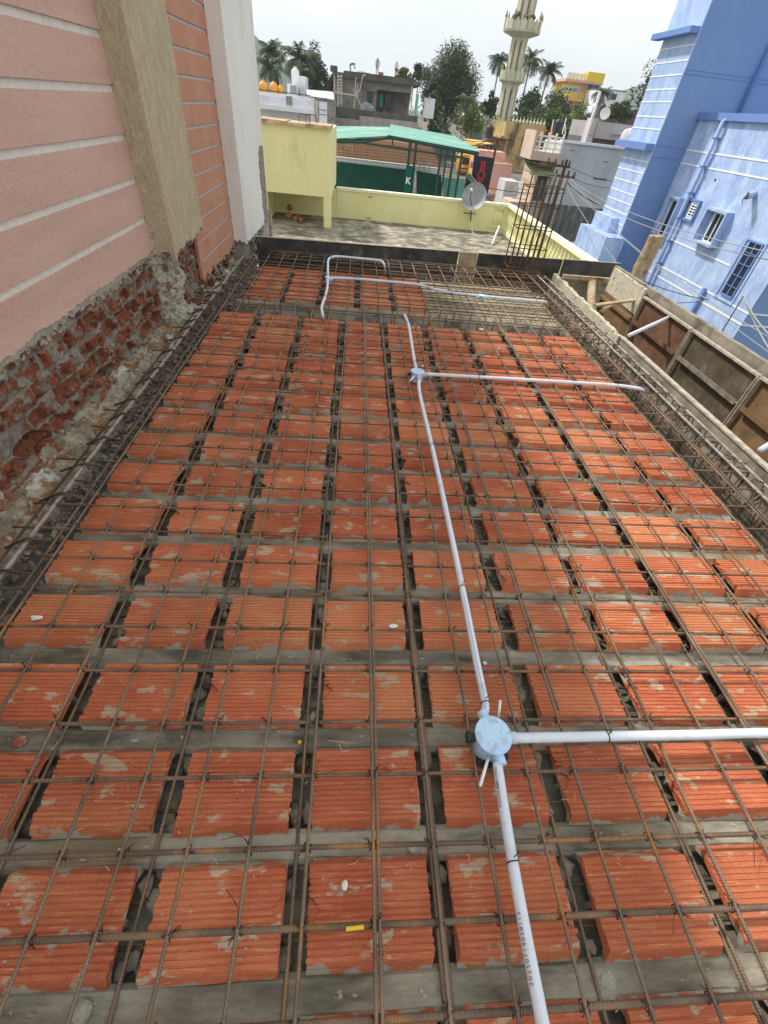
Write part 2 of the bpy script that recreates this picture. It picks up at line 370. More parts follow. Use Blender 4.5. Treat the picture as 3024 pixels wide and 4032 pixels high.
TR = [(-.235,.0078),(-.078,.0078),(.078,.0076),(.238,.0066),(.415,.0058),(.572,.0062),(.75,.0055),(.92,.0055),(1.082,.005),(1.247,.005),(1.413,.005),(1.57,.005),(1.748,.0048),(1.916,.0048),(2.082,.0048),(2.233,.0048),(2.421,.0048),(2.592,.0048),(2.773,.0048),(2.93,.0048),(3.113,.0048),(3.299,.0048),(3.441,.0048),(3.586,.0048),(3.763,.0048),(3.928,.0048),(4.10,.0048)]
FARTR = [4.80+.147*k for k in range(9)]
tie_me = None
def tie_mesh():
    b = MB(); rr = .0105
    for s_ in (1, -1):
        pts = [(rr*cos(t)*1.0, rr*cos(t)*s_*1.0 + .0, .004+.0125*sin(t)) for t in [2*pi*k/9 for k in range(10)]]
        b.tube(pts, .0015, 4)
    b.tube([(.008, .006, .014), (.014, .016, .022), (.018, .02, .018)], .0014, 4); b.tube([(.008, .007, .014), (.018, .010, .024)], .0013, 4)
    return b
tb = tie_mesh().build('wire_tie', M['wire']); off = Vector(tb['_w'])
for v in tb.data.vertices: v.co += off
tie_me = tb.data; bpy.data.objects.remove(tb)
allT = [(y, r, 0) for y, r in TR] + [(y, .0048, 1) for y in FARTR]
for k, (y, r, far) in enumerate(allT):
    x0 = -1.42 + R_.uniform(-.11, .10) if not far else -1.32+R_.uniform(-.06, .03)
    xe = 2.53 + R_.uniform(-.015, .02); sl_ = R_.uniform(-.004, .004)
    p = wav((x0, y+sl_, -.001), (xe, y-sl_, -.001), 24, .0035, 100+k, .0022)
    p += [(xe+.014, y-sl_, -.012), (xe+.018, y-sl_, -.09)]
    b = MB(); b.tube(p, r, 8)
    n_ = ORD[k] if k < 27 else ORD[k-27]
    o = b.build('reinforcing_bar', M['barX'], smooth=True, group='cross bars of the slab mesh' if not far else 'cross bars of the far bay', cat='rebar',
        label=(f'ribbed steel cross bar tied under the long bars, {n_} from the camera' if not far else f'steel cross bar of the far bay, {n_} beyond the stirrup beam'))
    for i in range(len(LONG)):
        if y < -.2: continue
        t = bpy.data.objects.new('wire_tie', tie_me); COL.objects.link(t); t.parent = o
        ww = Vector(o['_w']); t.location = Vector((lx(i, y), y, 0)) - ww
        t.rotation_euler = (R_.uniform(-.2, .2), R_.uniform(-.2, .2), R_.choice([0, pi/2, pi, -pi/2]) + R_.uniform(-.4, .4))
# bottom bars in the gaps
for c in range(8):
    gxm = COLX[c]+.315+.0385
    for q, dx in enumerate([(-.006, ), (.008, -.008)][1 if c in (3, 5) else 0]):
        b = MB(); b.tube(wav((gxm+dx, -.6, -.078), (gxm+dx-.01, 4.26, -.078), 24, .007, 200+c*3+q, .003), .0055, 8)
        b.build('bottom_bar', M['barY'], smooth=True, label=f'rusty bar low in the {ORD[c]} block gap from the brick wall' + (', nearer the wall' if q else (', farther from it' if c in (3, 5) else '')), cat='rebar', group='bottom bars in the gaps between blocks')
for r, fy in enumerate(FAR[1:]):
    for q, dy in enumerate((-.055, -.143)):
        b = MB(); b.tube([(-1.25, fy+dy, -.112), (.5, fy+dy+.002, -.113), (2.3, fy+dy, -.112)], .0058, 7)
        b.build('threaded_bar', M['barX'], smooth=True, label=f'steel bar threaded through the hollows of the {ORD[r]} block row, {"rear" if q == 0 else "front"} one', cat='rebar', group='bars threaded through the block hollows')
# dense lower mesh over the board deck, far right
for k in range(13):
    y = 4.84+.1*k
    b = MB(); b.tube(wav((.70, y, -.075), (2.42, y, -.075), 10, .006, 300+k, .003), .0046, 6)
    b.build('mesh_bar', M['barX'], smooth=True, label=f'thin lower cross bar over the pale board deck, {ORD[k]} counted from the stirrup beam', cat='rebar', group='lower cross bars over the board deck')
for k in range(8):
    x = .90+.17*k
    b = MB(); b.tube(wav((x, 4.70, -.064), (x+.01, 6.15, -.064), 8, .006, 330+k, .003), .0046, 6)
    b.build('mesh_bar', M['barY'], smooth=True, label=f'thin lower long bar over the pale board deck, {ORD[k]} from the last clay block column', cat='rebar', group='lower long bars over the board deck')

# ------------------------------------------------------------------ cross beam with upright stirrups
b = MB(); b.box((-1.25, 4.335, -.34), (2.25, 4.725, -.31))
M['soffit'] = material('soffit_board', (.40,.38,.33), (.56,.53,.46), scale=7, rough=.9, bump=.5, stain=(.22,.20,.17), sscale=9, slo=.5, shi=.62)
b.build('beam_soffit_board', M['soffit'], label='pale cement-stained board at the bottom of the stirrup beam between the two bays', cat='formwork board')
for (y0, y1, lab) in ((4.302, 4.334, 'near'), (4.726, 4.752, 'far')):
    b = MB(); b.box((-1.25, y0, -.335), (2.26, y1, -.105)); b.build('beam_side_board', M['soffit' if lab == 'far' else 'joist'], label=f'{"grey" if lab=="near" else "pale"} side board of the stirrup beam, on its {lab} side', cat='formwork board')
for k, (y, z) in enumerate([(4.36, .006), (4.36, -.06), (4.67, .008), (4.52, -.26), (4.66, -.26), (4.40, -.26), (4.44, .003)]):
    b = MB(); b.tube(wav((-1.5, y, z), (2.5, y, z), 14, .005, 400+k, .003), .0062, 8)
    b.build('beam_bar', M['barX'], smooth=True, label=['dark bar on top of the stirrup beam at its front edge', 'dark bar just beneath the front top bar of the stirrup beam', 'dark bar on top of the stirrup beam at its rear edge', 'dark bar on the stirrup beam bottom, middle of three', 'dark bar on the stirrup beam bottom, rearmost of three', 'dark bar on the stirrup beam bottom, front one of three', 'dark bar on top of the stirrup beam along its middle'][k], cat='rebar', group='main bars of the stirrup beam')
for k in range(22):
    x = -1.06 + .163*k + R_.uniform(-.012, .012); tl = R_.uniform(-.012, .012)
    b = MB(); h_ = .045 + R_.uniform(-.01, .012)
    b.tube([(x+.02+tl*2, 4.44, h_+.012), (x+.002, 4.365, .012+h_*.4), (x, 4.352, -.05), (x, 4.352, -.27), (x, 4.68, -.27), (x+.004, 4.682, .0), (x+.004, 4.60, .018)], .0042, 6)
    b.tube([(x+.008, 4.352, -.24), (x+.008, 4.352, .02), (x+.036+tl*2, 4.43, h_+.02)], .0042, 6)
    b.build('stirrup', M['barY'], smooth=True, label=f'bent steel stirrup with raised hook between the block bays, {ORD[k]} from the house wall', cat='stirrup', group='stirrups of the beam between the bays')
# far edge beam
for k, (y, z) in enumerate([(6.17, .0), (6.17, -.08), (6.30, .002), (6.36, -.10), (6.43, .0), (6.50, .002), (6.50, -.09)]):
    b = MB(); b.tube(wav((-1.15, y, z), (2.55, y+.06, z), 12, .005, 440+k, .003), .0062, 8)
    b.build('edge_beam_bar', M['barX'], smooth=True, label=f'dark steel bar along the far edge beam beside the metal formwork, {ORD[k]} from its front', cat='rebar', group='bars of the far edge beam')
for k in range(22):
    x = -1.0 + .16*k + R_.uniform(-.012, .012)
    b = MB(); b.tube([(x+.01, 6.42, .03), (x, 6.50, .012), (x, 6.52, -.26), (x, 6.18, -.26), (x, 6.17, .008), (x+.01, 6.26, .022)], .0042, 6)
    b.build('stirrup', M['bardark'], smooth=True, label=f'dark stirrup in the far edge beam, {ORD[k]} from the white pillar', cat='stirrup', group='stirrups of the far edge beam')
b = MB(); b.box((-1.25, 6.14, -.36), (2.6, 6.62, -.33)); b.build('beam_soffit_board', M['deck'], label='dark board at the bottom of the far edge beam', cat='formwork board')
b = MB(); b.box((-1.25, 6.122, -.33), (2.25, 6.139, -.11)); b.build('beam_side_board', M['joist'], label='grey board closing the near side of the far edge beam', cat='formwork board')

# ------------------------------------------------------------------ right edge beam trench
b = MB(); b.box((2.262, -1.3, -.50), (2.66, 6.3, -.47)); b.build('beam_soffit_board', M['deck'], label='dark board at the bottom of the long beam trench beside the steel shutters', cat='formwork board')
b = MB(); b.box((2.252, -1.3, -.47), (2.262, 6.3, -.10)); b.build('beam_side_board', M['joist'], label='cement-smeared inner side of the long beam trench beside the steel shutters', cat='formwork board')
for k, (x, z) in enumerate([(2.335, .004), (2.43, .024), (2.535, .020), (2.33, -.36), (2.42, -.36), (2.53, -.36), (2.535, -.17)]):
    b = MB(); b.tube(wav((x, -.9, z), (x, 6.3, z), 26, .006, 460+k, .004), .0085 if k < 3 else .008, 8)
    b.build('beam_bar', M['barwhite'] if k in (1, 2) else M['bardark'], smooth=True, label=f'{"pale cement-dusted" if k in (1,2) else "dark"} thick bar in the shutter side beam, {["first","second","third","first","second","third","outermost"][k]} from the blocks, at its {"top" if k < 3 else ("bottom" if k < 6 else "middle")}', cat='rebar', group='main bars of the right edge beam')
for k in range(44):
    y = -.4 + .155*k + R_.uniform(-.03, .03)
    b = MB(); h_ = R_.uniform(.0, .015)
    b.tube([(2.40, y+.01, -.06), (2.32, y, .012), (2.312, y, -.05), (2.312, y, -.37), (2.545, y+.005, -.37), (2.55, y, -.02), (2.54, y, .012+h_), (2.46, y+.012, .03+h_), (2.40, y+.02, -.04)], .0042, 6)
    b.build('stirrup', M['bardark'], smooth=True, label=f'rusty closed stirrup in the shutter side beam, {ORD[k] if k < 40 else ["forty-first","forty-second","forty-third","forty-fourth"][k-40]} from the camera', cat='stirrup', group='stirrups of the right edge beam')
    if k % 2: continue
    b = MB(); hx = 2.44+R_.uniform(-.03, .03)
    b.tube([(hx-.09, y+.05, -.09), (hx-.02, y+.045, .035), (hx, y+.045, .042), (hx+.09, y+.06, .03)], .0042, 6)
    b.tube([(hx-.01, y+.05, .043), (hx+.02, y+.04, -.05), (hx+.05, y+.02, -.2)], .004, 6)
    b.build('stirrup_hook', M['barY'], smooth=True, label=f'bent hook bar over the shutter side beam cage, {ORD[k] if k < 40 else ["forty-first","forty-second","forty-third","forty-fourth"][k-40]} from the camera', cat='stirrup', group='hook bars over the right edge beam')
# left edge: rough beam strip, whitewashed bar, thin bars
for k, (x, z, r, mm, lab) in enumerate([(-1.365, -.002, .0095, 'barwhite', 'thick whitewashed ribbed bar lying along the foot of the broken brick wall'), (-1.292, -.045, .0055, 'barY', 'thin rusty bar between the whitewashed bar and the first blocks'), (-1.44, -.03, .006, 'bardark', 'dark thin bar half buried at the foot of the brick wall')]):
    b = MB(); b.tube(wav((x, -.6, z), (x-.012, 6.2 if k == 0 else 4.3, z), 24, .008, 500+k, .004), r, 10)
    b.build('reinforcing_bar', M[mm], smooth=True, label=lab, cat='rebar')
for k in range(18):
    y = .9+.235*k + R_.uniform(-.06, .06)
    b = MB(); b.tube([(-1.47+R_.uniform(-.03, .03), y, -.03), (-1.37, y+.02, .014), (-1.34, y+.03, .0), (-1.30, y+.07+R_.uniform(-.03, .03), -.06), (-1.24, y+.10, -.075)], .005, 6)
    for q in range(3): b.tube([(-1.385, y+.012*q, -.012), (-1.37, y+.012*q, .016), (-1.35, y+.012*q+.006, .012), (-1.345, y+.012*q, -.012)], .002, 5)
    b.build('stirrup_end', M['bardark'], smooth=True, label=f'blackened stirrup end hooked over the whitewashed bar, {ORD[k]} from the camera', cat='stirrup', group='stirrup ends along the left wall')
# ================================================================== HOUSE WALL ON THE LEFT
def nn(*a): return noise.noise(Vector(a if len(a) == 3 else (*a, 0)[:3]))
def fbm(x, y, z=0, o=4):
    s = 0; a = 1; f = 1
    for _ in range(o): s += a*noise.noise(Vector((x*f, y*f, z*f))); a *= .5; f *= 2.1
    return s
def mask_material(name, base, cols, rough=.92, bump=1.0, bscale=38, bdist=.014):
    mt = bpy.data.materials.new(name); mt.use_nodes = True; nt = mt.node_tree; b = nt.nodes['Principled BSDF']; Lk = nt.links.new
    b.inputs['Roughness'].default_value = rough; b.inputs['Specular IOR Level'].default_value = .25
    at = N(nt, 'ShaderNodeAttribute', attribute_name='mask'); sp = N(nt, 'ShaderNodeSeparateColor'); Lk(at.outputs['Color'], sp.inputs[0])
    g = N(nt, 'ShaderNodeNewGeometry')
    def noi(sc_, d=6):
        n = N(nt, 'ShaderNodeTexNoise'); n.inputs['Scale'].default_value = sc_; n.inputs['Detail'].default_value = d; Lk(g.outputs['Position'], n.inputs['Vector']); return n.outputs['Fac']
    def mix(f, a, c):
        m_ = N(nt, 'ShaderNodeMix', data_type='RGBA'); Lk(f, m_.inputs['Factor'])
        for k, q in ((6, a), (7, c)):
            if isinstance(q, tuple): m_.inputs[k].default_value = (*q, 1)
            else: Lk(q, m_.inputs[k])
        return m_.outputs[2]
    n1 = noi(11); n2 = noi(30)
    def two(pair, nz_):
        r = N(nt, 'ShaderNodeMapRange'); r.inputs['From Min'].default_value = .36; r.inputs['From Max'].default_value = .64; Lk(nz_, r.inputs['Value']); return mix(r.outputs[0], *pair)
    col = two(base, n1)
    for k, pair in enumerate(cols):
        sm = N(nt, 'ShaderNodeMath', operation='ADD'); Lk(sp.outputs[k], sm.inputs[0]); 
        s2 = N(nt, 'ShaderNodeMath', operation='MULTIPLY_ADD'); Lk(n2, s2.inputs[0]); s2.inputs[1].default_value = 2.4; s2.inputs[2].default_value = -1.2; Lk(s2.outputs[0], sm.inputs[1])
        r = N(nt, 'ShaderNodeMapRange'); r.inputs['From Min'].default_value = .30; r.inputs['From Max'].default_value = .72; Lk(sm.outputs[0], r.inputs['Value'])
        col = mix(r.outputs[0], col, two(pair, n2 if k else n1))
    Lk(col, b.inputs['Base Color'])
    bn = N(nt, 'ShaderNodeBump'); bn.inputs['Strength'].default_value = bump; bn.inputs['Distance'].default_value = bdist; Lk(noi(bscale), bn.inputs['Height']); Lk(bn.outputs[0], b.inputs['Normal'])
    return mt
M['brickwall'] = mask_material('hacked_brickwork', ((.15,.135,.105), (.27,.245,.20)), [((.27,.09,.045), (.155,.05,.03)), ((.58,.54,.45), (.44,.39,.29))])
M['ledge'] = mask_material('broken_lime_ledge', ((.20,.17,.12), (.38,.34,.255)), [((.20,.10,.05), (.28,.16,.08)), ((.64,.61,.54), (.52,.48,.40))])
wall = thing('house_wall', (-1.6, 2.4, -.1), 'pink plastered house wall with white grooves above hacked away brickwork', 'wall')
wall['kind'] = 'thing'
def grid(b, us, vs, f):
    base = len(b.v); mk = []
    for u in us:
        for v in vs:
            p, q = f(u, v); b.v.append(p); mk.append(q)
    n = len(vs)
    for i in range(len(us)-1):
        for j in range(n-1):
            b.f.append((base+i*n+j, base+(i+1)*n+j, base+(i+1)*n+j+1, base+i*n+j+1)); b.mi.append(0)
    return mk
CAV = [(1.93,.065,.13,.065,.14),(2.02,.0,.09,.05,.06),(2.85,.03,.10,.05,.11),(3.05,.06,.05,.03,.05),(3.72,.14,.13,.035,.11),(3.80,.05,.06,.05,.06),(1.60,.04,.05,.09,.05),(2.4,.03,.05,.03,.05),(4.62,.30,.05,.16,.05),(1.2,.10,.1,.06,.06)]
def brickf(Y, z):
    ch = .104; zz = z + .012*nn(Y*1.3, 2, 0) + .01; row = math.floor(zz/ch); fz = zz/ch-row
    yy = Y/.265 + (.5 if row % 2 else 0) + .13*nn(row*3.3, 1, 0); col = math.floor(yy); fy = yy-col
    e = min(fz, 1-fz)*ch; e2 = min(fy, 1-fy)*.265
    w_ = .009+.005*nn(Y*8, z*8, 1); inb = 1 if (e > w_ and e2 > w_) else 0
    bh = nn(col*5.1, row*7.7, 3)
    tone = fbm(Y*6+col*3, z*9, 3)
    red = inb*(1 if tone+bh*.5 > -.20 else .25)
    x = -1.636 + .011*fbm(Y*26, z*26) + .014*fbm(Y*5, z*5, 5) + (.006 if inb else 0) + inb*bh*.02
    if inb and tone+bh*.5 > .15: x -= .035          # face broken off
    for cy, cz, a, c, dp in CAV:
        q = ((Y-cy)/a)**2 + ((z-cz)/c)**2 + .5*nn(Y*14, z*14, 8)
        if q < 1: x -= dp*(1-max(0, q))**.6; red = max(red, .9 if inb or q < .5 else .3)
    if z < -.02: x += .04*(-.02-z)/.1
    wh = 0
    if 3.97 < Y:
        e3 = min(1, (Y-3.97)/.05); x += e3*(.085+.03*fbm(Y*6, z*6, 14)+.025*fbm(Y*17, z*17, 15))
        if Y < 4.38: wh = .62; red *= .15
        else: wh = .1
    if z > .42: wh = max(wh, .5)
    return (x, Y, z), (red, wh)
b = MB(); us = [-.6+.0125*i for i in range(int(5.70/.0125))]; vs = [-.13+.0125*i for i in range(int(.80/.0125))]
mk = grid(b, us, vs, brickf)
b.build('brickwork', M['brickwall'], parent=wall, mask=mk, label='hacked grey mortared red brickwork with broken hollows')
# ledge of broken lime and mortar at the foot
def ledgef(Y, t):
    x = -1.67 + .26*t; z = -.012 - .115*t**1.2
    n = fbm(Y*7, t*3, 2, 5); n2 = fbm(Y*2.2, t*1.0, 7, 3)
    z += .040*n + .02*n2 + .014*fbm(Y*26, t*9, 31, 3); x += .02*fbm(Y*9, t*5, 12)
    return (x, Y, z), (.8 if fbm(Y*4, t*4, 21) > .12 else .15, .6 if n2 + .3*n > .34 and .1 < t < .8 else .15)
b = MB(); us = [-.6+.014*i for i in range(int(7.1/.014))]; vs = [i/26 for i in range(27)]
mk = grid(b, us, vs, ledgef)
b.build('broken_ledge', M['ledge'], parent=wall, mask=mk, label='whitish crumbling mortar ledge at the foot of the brickwork')
def stripf(Y, x):
    z = -.118 + .012*fbm(Y*9, x*9, 3, 4); return (x, Y, z), (0, 0)
b = MB(); M['grimy'] = material('grimy_cement', (.085,.078,.065), (.17,.155,.13), scale=8, rough=.95, bump=.9, bscale=60, stain=(.42,.40,.36), sscale=16, slo=.6, shi=.68)
mk = grid(b, [-1.2+.03*i for i in range(255)], [-1.47+.02*i for i in range(12)], stripf)
b.build('cement_strip', M['grimy'], label='dark grimy cement strip between the brick wall foot and the first clay blocks', cat='cement strip')
b = MB()
for k in range(1300):
    y = R_.uniform(.7, 6.4); x = R_.gauss(-1.36, .07) if y < 4.6 else R_.uniform(-1.5, -1.2)
    b.ico((x, y, -.098+R_.uniform(0, .02)), abs(R_.gauss(.006, .006))+.003, .4, 1)
b.build('rubble', material('rubble_grey', (.075,.062,.05), (.34,.29,.235), scale=24, rough=.95, bump=.5), kind='stuff', label='loose mortar and brick rubble strewn along the foot of the wall', cat='rubble')

M['pink'] = material('pink_plaster', (.56,.36,.285), (.635,.425,.345), scale=3, rough=.8, bump=.5, bscale=40, bdist=.003, stretch=(1,.35,2.2), stain=(.36,.22,.17), sscale=4, slo=.62, shi=.80, sfac=.55, fine=.3)
M['whitegroove'] = material('white_groove', (.76,.73,.67), (.66,.62,.55), scale=20, rough=.9, bump=.8, bscale=90)
M['beige'] = material('scraped_beige_render', (.43,.36,.235), (.53,.455,.305), scale=14, rough=.95, bump=1.0, bscale=42, bdist=.010, stretch=(1,1,.45), stain=(.26,.22,.16), sscale=22, slo=.60, shi=.72, sfac=.6, fine=.4)
M['beigeside'] = M['beige']
M['terracotta'] = material('terracotta_plaster', (.47,.225,.14), (.55,.28,.18), scale=4, rough=.8, bump=.4, bscale=60, bdist=.003, stretch=(1,1,1.6), fine=.2, stain=(.38,.17,.11), sscale=6, slo=.6, shi=.75, sfac=.5)
M['greygroove'] = material('grey_groove', (.46,.45,.46), (.54,.53,.53), scale=20, rough=.9, bump=.4)
M['whitepaint'] = material('old_white_paint', (.74,.72,.67), (.80,.78,.74), scale=2.2, rough=.75, bump=.25, bscale=45, stretch=(1,1,.4), stain=(.40,.37,.32), sscale=3.5, slo=.60, shi=.78, sfac=.55, fine=.15)
M['core'] = material('broken_concrete', (.22,.20,.17), (.36,.33,.28), scale=20, rough=.95, bump=1.0, bscale=60, bdist=.01)
def ragged(b, p0, d, Ln, ztop, zfn, th, step=.008):
    """vertical sheet from p0 along horizontal unit d, lower edge zfn(s), thickness vector th (away from the face)"""
    n = max(2, int(Ln/step)); base = len(b.v)
    for i in range(n+1):
        s = Ln*i/n; x, y = p0[0]+d[0]*s, p0[1]+d[1]*s; z = zfn(s)
        for t in (0, 1):
            b.v.append((x+th[0]*t, y+th[1]*t, z + (.006 if t else 0))); b.v.append((x+th[0]*t, y+th[1]*t, ztop))
    for i in range(n):
        a = base+i*4; c = a+4
        b.f += [(a, c, c+1, a+1), (a+2, a+3, c+3, c+2), (a, a+2, c+2, c), (a+1, c+1, c+3, a+3)]; b.mi += [0]*4
    b.f += [(base, base+1, base+3, base+2), (base+n*4, base+n*4+2, base+n*4+3, base+n*4+1)]; b.mi += [0]*2
ZTOP = 3.9
b = MB(); b.box((-1.70, -.6, .60), (-1.613, 3.998, ZTOP)); b.build('groove_backing', M['whitegroove'], parent=wall, label='white painted horizontal grooves')
bands = [.712+.2385*k for k in range(14)]; bh = .019
b = MB()
ragged(b, (-1.6, -.6), (0, 1), 4.597, bands[0]-bh, lambda s: .50 + .018*fbm(s*2.1, 3) + .014*fbm(s*14, 8) - .012*(s < 2.0), (-.038, 0))
for k in range(len(bands)-1):
    b.box((-1.612, -.6, bands[k]+bh), (-1.6, 3.997, min(ZTOP, bands[k+1]-bh)))
b.build('pink_plaster', M['pink'], parent=wall)
b = MB()   # torn lower edge showing render thickness
ragged(b, (-1.606, -.6), (0, 1), 4.58, .56, lambda s: .468 + .02*fbm(s*3.1+9, 3) + .02*fbm(s*17, 18), (-.03, 0))
b.build('torn_plaster_edge', M['mortar'], parent=wall)
# pilaster
pil = thing('pilaster', (-1.5, 4.4, .5), 'rough scraped beige pilaster with a torn lower end', 'pilaster'); pil['kind'] = 'thing'
b = MB()
zf = lambda s: .50 + .02*fbm(s*9, 31) + .018*fbm(s*40, 33) - .05*max(0, 1-abs(s-.16)/.03)
ragged(b, (-1.62, 4.0), (1, 0), .178, ZTOP, zf, (0, .03), .006)
ragged(b, (-1.44, 4.003), (0, 1), .867, ZTOP, lambda s: .495 - .06*max(0, 1-s/.06) + .03*fbm(s*7, 41) + .028*fbm(s*32, 43) + .06*max(0, (s-.6)), (-.03, 0), .006)
ragged(b, (-1.60, 4.87), (1, 0), .155, ZTOP, zf, (0, -.03), .01)
b.build('render', M['beige'], parent=pil)
b = MB(); b.box((-1.605, 4.032, .56), (-1.472, 4.838, ZTOP-.02)); b.build('core', M['core'], parent=pil)
b = MB()
for k in range(70): b.ico((R_.uniform(-1.60, -1.55), R_.uniform(4.02, 4.85), R_.uniform(.0, .56)), R_.uniform(.015, .032), .5, 2, (.7, 1.3, .9))
b.build('broken_bricks', M['brickwall'], parent=pil, mask=[(1.0 if (i//42) % 3 == 0 else .1, .8 if (i//42) % 3 == 1 else .1) for i in range(len(b.v))])
# terracotta strip
ts = thing('clad_wall', (-1.5, 5.5, .1), 'terracotta brown plastered wall strip with grey grooves beside the beige pilaster', 'wall strip')
b = MB(); b.box((-1.66, 4.872, .12), (-1.511, 6.30, ZTOP)); b.build('groove_backing', M['greygroove'], parent=ts)
tb_ = [.218+.1645*k for k in range(23)]
b = MB(); ragged(b, (-1.5, 4.80), (0, 1), 1.47, tb_[0]-.0115, lambda s: .075 + .012*fbm(s*4, 51) + .02*fbm(s*22, 53), (-.03, 0))
for k in range(len(tb_)-1):
    b.box((-1.5105, 4.873 if k > 1 else 4.80, tb_[k]+.0115), (-1.5, 6.268, min(ZTOP, tb_[k+1]-.0115)))
b.box((-1.53, 4.80, tb_[0]-.012), (-1.5115, 4.8715, tb_[2]))
b.build('plaster', M['terracotta'], parent=ts)
b = MB()
for k in range(110): b.ico((R_.uniform(-1.56, -1.50), R_.uniform(4.75, 6.25), R_.uniform(-.12, .10)), R_.uniform(.012, .034), .5, 2, (.8, 1.5, .9))
b.build('broken_base', M['brickwall'], parent=ts, mask=[(1.0 if (i//42) % 2 == 0 else .1, .5 if (i//42) % 3 == 1 else .0) for i in range(len(b.v))])
# white corner pillar
wp = thing('corner_pillar', (-1.4, 6.9, 0), 'tall white painted corner pillar with chipped lower edge beside the brown wall strip', 'pillar'); wp['kind'] = 'thing'
b = MB()
P0, P1, P2, P3, P4 = (-1.5, 6.27), (-1.345, 6.275), (-1.325, 6.36), (-1.318, 7.52), (-1.285, 7.60)
for p, q, i in ((P0, P1, 0), (P1, P2, 1), (P2, P3, 2), (P3, P4, 3)):
    dx, dy = q[0]-p[0], q[1]-p[1]; l = math.hypot(dx, dy); nrm = (-dy/l*.03, dx/l*.03)
    ragged(b, p, (dx/l, dy/l), l, ZTOP, (lambda s, i=i: (.13 if i < 2 else .12) - .03*(i < 2)*s/.15 + .028*fbm(s*24+i, 61) + .02*fbm(s*5, 63)), nrm, .007)
b.box((-1.6, 7.61, -.2), (-1.286, 7.66, ZTOP))
b.build('painted_faces', M['whitepaint'], parent=wp)
b = MB(); b.box((-1.60, 6.31, -.3), (-1.40, 7.60, ZTOP-.02))
for k in range(50): b.ico((R_.uniform(-1.48, -1.35), R_.uniform(6.3, 7.5), R_.uniform(-.15, .13)), R_.uniform(.02, .05), .4, 2)
b.build('core', M['core'], parent=wp)
b = MB()   # grey chip down the outer edge
n = 60; base = len(b.v)
for i in range(n+1):
    z = .12 + .85*i/n; wd = (.05+.045*fbm(z*7, 71)+.03*fbm(z*23, 73))*min(1, (n-i)/5)
    wd = max(.006, wd); yb = 7.52
    b.v += [(-1.315, yb-wd*2.2, z), (-1.312, yb, z), (-1.281, 7.585, z), (-1.300, yb-wd, z)]
for i in range(n):
    for j, k in ((0, 3), (3, 1), (1, 2)): b.f.append((i*4+j, i*4+k, (i+1)*4+k, (i+1)*4+j)); b.mi.append(0)
b.build('chipped_edge', M['core'], parent=wp)
# house body behind, so the wall is a building from the side as well
b = MB(); b.box((-5.5, -.6, .60), (-1.71, 7.6, ZTOP)); b.box((-5.5, -.6, -6), (-1.86, 7.6, .599)); b.build('house_body', M['pink'], parent=wall)
b = MB(); b.box((-1.709, -1.2, -.42), (-1.645, 7.55, -.14)); b.build('wall_foot', M['core'], parent=wall)
# ================================================================== FORMWORK
M['oldsteel'] = material('cement_stained_steel', (.21,.19,.145), (.37,.335,.265), scale=5, rough=.75, bump=.3, bscale=30, stain=(.13,.11,.085), sscale=4, slo=.5, shi=.66, fine=.3)
M['rim'] = material('worn_steel_rim', (.50,.44,.36), (.30,.25,.19), scale=22, rough=.7, bump=.4, bscale=60, fine=.3)
M['rusty'] = material('rusty_shutter_plate', (.19,.105,.06), (.11,.06,.038), scale=8, rough=.7, bump=.3, bscale=40, stain=(.34,.22,.15), sscale=18, slo=.6, shi=.7, sfac=.5, metal=.1)
M['darkplate'] = material('oily_dark_plate', (.07,.055,.036), (.13,.105,.07), scale=5, rough=.6, bump=.25, bscale=40, stain=(.22,.19,.14), sscale=7, slo=.58, shi=.75)
M['tanplate'] = material('tan_rusted_plate', (.24,.15,.075), (.17,.10,.05), scale=6, rough=.7, bump=.3, stain=(.10,.07,.04), sscale=5, slo=.5, shi=.7)
M['wood'] = material('weathered_wood', (.34,.25,.15), (.50,.39,.26), scale=10, rough=.9, bump=.8, bscale=30, stretch=(.5,.5,.5), stain=(.18,.12,.07), sscale=14, slo=.52, shi=.66, fine=.4)
M['mortarwood'] = material('mortar_caked_board', (.46,.42,.31), (.58,.54,.42), scale=12, rough=.95, bump=1.0, bscale=36, bdist=.012, stain=(.20,.15,.09), sscale=16, slo=.60, shi=.66)
M['darkmetal'] = material('black_formwork_sheet', (.035,.034,.032), (.085,.08,.072), scale=6, rough=.55, bump=.2, stain=(.17,.16,.14), sscale=5, slo=.58, shi=.72, fine=.3)
def wobble_box(b, p0, p1, z0, z1, th, n, amp, sd):
    """board standing on edge from p0 to p1 (xy), z0..z1, thickness th to its right, wavy top"""
    d = Vector((p1[0]-p0[0], p1[1]-p0[1], 0)); l = d.length; d /= l; nr = Vector((d.y, -d.x, 0))*th
    base = len(b.v)
    for i in range(n+1):
        s = l*i/n; q = Vector((p0[0], p0[1], 0)) + d*s; a = amp*fbm(s*6, sd, 1, 4)
        a2 = .5*amp*fbm(s*9, sd+5, 1, 3)
        for v, z in ((q, z0), (q+nr*0+Vector((a2, 0, 0)), z1+a), (q+nr+Vector((a2*.6, 0, 0)), z1+a*.8), (q+nr, z0)): b.v.append((v.x, v.y, z))
    for i in range(n):
        for j in range(4):
            a = base+i*4; b.f.append((a+j, a+(j+1) % 4, a+4+(j+1) % 4, a+4+j)); b.mi.append(0)
    b.f += [(base+3, base+2, base+1, base), (base+n*4, base+n*4+1, base+n*4+2, base+n*4+3)]; b.mi += [0, 0]
fs = thing('steel_shutter', (2.63, 1.5, -.47), 'cement-stained steel shutter with bright worn top lip beside the slab bars', 'formwork shutter')
b = MB(); wobble_box(b, (2.622, -1.2), (2.622, 4.17), -.47, .040, .006, 60, .003, 1); b.build('plate', M['oldsteel'], parent=fs)
